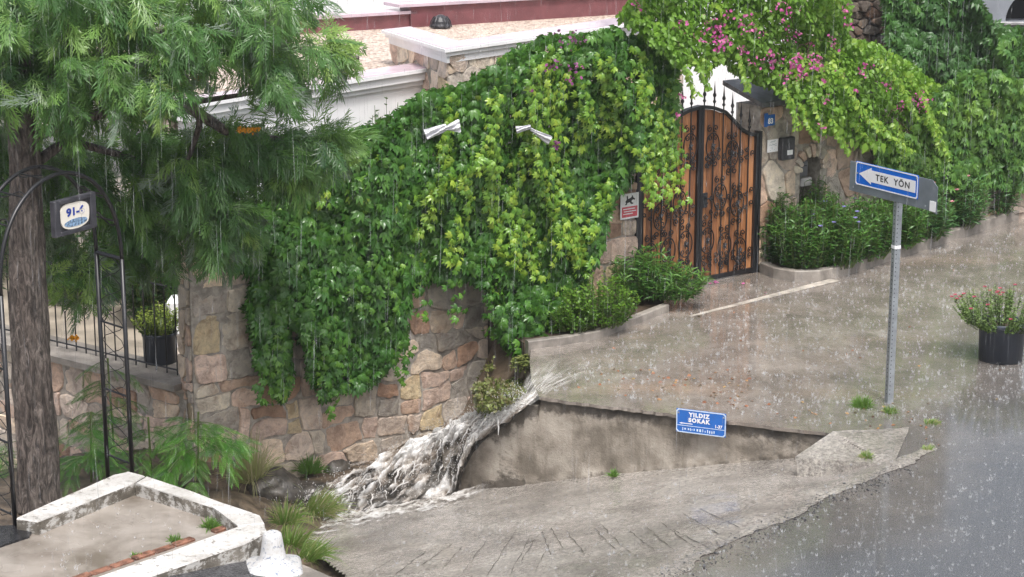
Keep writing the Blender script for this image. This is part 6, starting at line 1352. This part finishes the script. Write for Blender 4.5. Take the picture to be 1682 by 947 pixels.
# thin fast sheet running off the street into the spout
T1 = [Pz(*q) for q in ((1000,548,.012),(930,568,.012),(884,582,.014),(862,620,.012),(846,660,-.06))]
T2 = [Pz(*q) for q in ((1060,572,.010),(1000,606,.010),(945,628,.012),(912,640,.012),(872,666,-.03))]
U1 = resamp(np.array(T1), 260); U2 = resamp(np.array(T2), 260); aa = np.linspace(0, 1, 70); bb = np.linspace(0, 1, 260); AA, BB = np.meshgrid(aa, bb); G = U1[:, None] + (U2 - U1)[:, None]*aa[None, :, None]
G[..., 2] += .025*BB*(fb2(BB*9, AA*16, 1, 4, 15) - .3)
keep = None
def mk_veil():
    m, nt, b, o = mat_new('muddy_veil'); at = nt.nodes.new('ShaderNodeAttribute'); at.attribute_name = 'col'; s_ = nt.nodes.new('ShaderNodeSeparateColor'); nt.links.new(at.outputs['Color'], s_.inputs[0])
    b.inputs['Base Color'].default_value = (.72,.70,.67,1); b.inputs['Roughness'].default_value = .2; t = nt.nodes.new('ShaderNodeBsdfTransparent'); mx = nt.nodes.new('ShaderNodeMixShader'); nt.links.new(s_.outputs[0], mx.inputs[0]); nt.links.new(t.outputs[0], mx.inputs[1]); nt.links.new(b.outputs[0], mx.inputs[2]); nt.links.new(mx.outputs[0], o.inputs[0]); return m
hl = fb2(BB*9, AA*20, 1, 5, 54)*.6 + .4*fb2(BB*22, AA*45, 1, 3, 60); ed = np.clip(AA*5, 0, 1)*np.clip((1-AA)*5, 0, 1)*np.clip((BB - .30)*2.6, 0, 1); al = np.clip((hl - .50 + .22*BB)*1.8, 0, .52)*ed
cc = np.zeros((260*70, 4)); cc[:, 0] = al.ravel(); cc[:, 3] = 1
mb = MB(); mb.grid(G.reshape(-1, 3), 260, 70, cc); o = mb.build('spout_water', mk_veil(), smooth=True); tag(o, kind='structure')

# ================================================================== RAIN, SPLASHES, WET LITTER
def mk_rain(nm, dens):
    m, nt, b, o = mat_new(nm); nt.nodes.remove(b); d = nt.nodes.new('ShaderNodeBsdfDiffuse'); d.inputs[0].default_value = (.9,.92,.95,1); t = nt.nodes.new('ShaderNodeBsdfTranslucent'); t.inputs[0].default_value = (.9,.92,.95,1)
    tr_ = nt.nodes.new('ShaderNodeBsdfTransparent'); m1 = nt.nodes.new('ShaderNodeMixShader'); m1.inputs[0].default_value = .5; nt.links.new(d.outputs[0], m1.inputs[1]); nt.links.new(t.outputs[0], m1.inputs[2])
    m2 = nt.nodes.new('ShaderNodeMixShader'); at = nt.nodes.new('ShaderNodeAttribute'); at.attribute_name = 'tint'; nt.links.new(math_(nt, 'MULTIPLY', at.outputs['Fac'], dens), m2.inputs[0]); nt.links.new(tr_.outputs[0], m2.inputs[1]); nt.links.new(m1.outputs[0], m2.inputs[2]); nt.links.new(m2.outputs[0], o.inputs[0]); return m
M_RAIN = mk_rain('rain_water', .19); M_SPL = mk_rain('splash_water', .50)
nr_ = RAIN_N; y = 5 + 27*rng.random(nr_)**.8; x = (rng.random(nr_) - .5)*.58*y*1.05; z = H - y*rng.uniform(.08, .40, nr_); okr = z > -1.3; x, y, z = x[okr], y[okr], z[okr]; nr_ = len(x)
L = rng.uniform(.03, .26, nr_); r_ = rng.uniform(.0010, .0036, nr_)*np.clip(y/16, .5, 1.3); an_ = np.array([0, 2.094, 4.189]); sl_ = np.stack([.02 + .03*rng.normal(size=nr_), .02*rng.normal(size=nr_), np.ones(nr_)], -1); sl_ = unit(sl_)
c = np.stack([x, y, z], -1); V = np.zeros((nr_, 5, 3)); 
for j in range(3): V[:, j] = c + np.stack([r_*math.cos(an_[j]), r_*math.sin(an_[j]), 0*r_], -1)
V[:, 3] = c + sl_*(L*.55)[:, None]; V[:, 4] = c - sl_*(L*.45)[:, None]
T = np.array([(0,1,3),(1,2,3),(2,0,3),(1,0,4),(2,1,4),(0,2,4)])[None] + (np.arange(nr_)*5)[:, None, None]
o = tri_mesh('rain', V.reshape(-1, 3), T.reshape(-1, 3), np.repeat(.08 + .92*rng.random(nr_)**3, 5), M_RAIN); tag(o, kind='stuff'); o['label'] = 'heavy rain falling through the whole street'; o['category'] = 'rain'
SPV = []; SPT = []; cnt = 0
def crowns(P, s0, s1):
    global cnt
    for p in P:
        k = rng.integers(4, 8); s_ = rng.uniform(s0, s1)*(1 if rng.random() < .85 else 1.7); a0 = rng.uniform(0, 6.28)
        for j in range(k):
            a = a0 + j*2*math.pi/k + rng.normal()*.25; d = np.array([math.cos(a), math.sin(a), 0]); t = np.array([-d[1], d[0], 0]); hh = s_*rng.uniform(.6, 1.5); b0 = p + d*s_*.35
            SPV.extend([b0 - t*s_*.22, b0 + t*s_*.22, b0 + d*s_*rng.uniform(.3, .9) + ZZ*hh]); SPT.append((cnt, cnt+1, cnt+2)); cnt += 3
        for j in range(rng.integers(1, 4)):
            q = p + rng.normal(size=3)*s_*.7; q[2] = p[2] + abs(rng.normal())*s_*1.3; e_ = s_*.16; SPV.extend([q + np.array([e_,0,0]), q + np.array([-e_,0,0]), q + np.array([0,0,e_*1.8]), q - np.array([0,0,e_*1.2])]); SPT.extend([(cnt,cnt+1,cnt+2),(cnt,cnt+3,cnt+1)]); cnt += 4
stp = [(892,640),(1000,556),(1140,500),(1250,452),(1390,456),(1700,360),(1700,640),(1560,690),(1430,690),(1365,704),(1100,664)]
q = sample_poly(stp, 2600); crowns(Pz(q[:,0], q[:,1], .003), .008, .022)
q = sample_poly([(1480,700),(1700,560),(1700,960),(1090,960),(1300,840)], 800); crowns(Pz(q[:,0], q[:,1], .003), .007, .018)
q = sample_poly([(780,815),(1290,762),(1440,770),(1260,850),(1060,950),(560,950),(600,870)], 300); PP = []
for a_, b_ in q:
    p = Pz(a_, b_, -.6)
    for _ in range(4): p = Pz(a_, b_, float(zramp(p[0], p[1])) + .02)
    PP.append(p)
crowns(PP, .007, .017)
q = sample_poly([(70,880),(220,805),(340,840),(370,862),(140,950),(0,950)], 60); crowns(Pz(q[:,0], q[:,1], ZT + .003), .010, .02)
o = tri_mesh('rain_splashes', np.array(SPV), np.array(SPT), .35 + .65*fbm(np.array(SPV)*3.0, 3), M_SPL); tag(o, kind='stuff'); o['label'] = 'white splash crowns of rain drops on the wet ground'; o['category'] = 'splashes'
# fallen leaves washed over the street
sp = Soup(); q = np.concatenate([sample_poly([(960,600),(1240,610),(1230,668),(1100,660),(960,640)], 60), sample_poly([(1100,650),(1480,660),(1560,740),(1380,700)], 36), sample_poly(stp, 30)]); k = len(q)
sp.add(OVATE, Pz(q[:,0], q[:,1], .006), ZZ + rnd(k)*.25, np.stack([np.cos(q[:,0]*9), np.sin(q[:,0]*9), 0*q[:,0]], -1), rng.uniform(.03, .06, k), rng.random(k))
o = sp.build('leaf_litter', leaf_mat('fallen_leaves', [(0, (.16,.06,.03)), (.6, (.30,.12,.06)), (1, (.36,.25,.10))], .35, .1)); tag(o, kind='stuff'); o['label'] = 'reddish fallen leaves scattered on the flooded street'; o['category'] = 'fallen leaves'
sp = Soup(); q = np.array([(1172,463),(1176,465),(1181,464),(1168,466),(1218,466),(1260,480)]); k = len(q); sp.add(PETAL, Pz(q[:,0], q[:,1], .012), ZZ + rnd(k)*.3, rnd(k)*np.array([1,1,.1]), np.full(k, .05), rng.random(k)); o = sp.build('fallen_petals', M_MAG); tag(o, kind='stuff'); o['label'] = 'magenta petals on the wet ground before the gate'; o['category'] = 'petals'
# ================================================================== HAZE OF THE DOWNPOUR
if HAZE > 0:
    m = bpy.data.materials.new('rain_haze'); m.use_nodes = True; nt = m.node_tree; nt.nodes.clear(); oo = nt.nodes.new('ShaderNodeOutputMaterial'); vv = nt.nodes.new('ShaderNodeVolumePrincipled'); vv.inputs['Density'].default_value = HAZE; vv.inputs['Color'].default_value = (.85,.88,.92,1); nt.links.new(vv.outputs[0], oo.inputs['Volume'])
    mb = MB(); mb.box((-430,-230,-4), (430,630,11)); o = mb.build('haze', m); tag(o, kind='stuff')
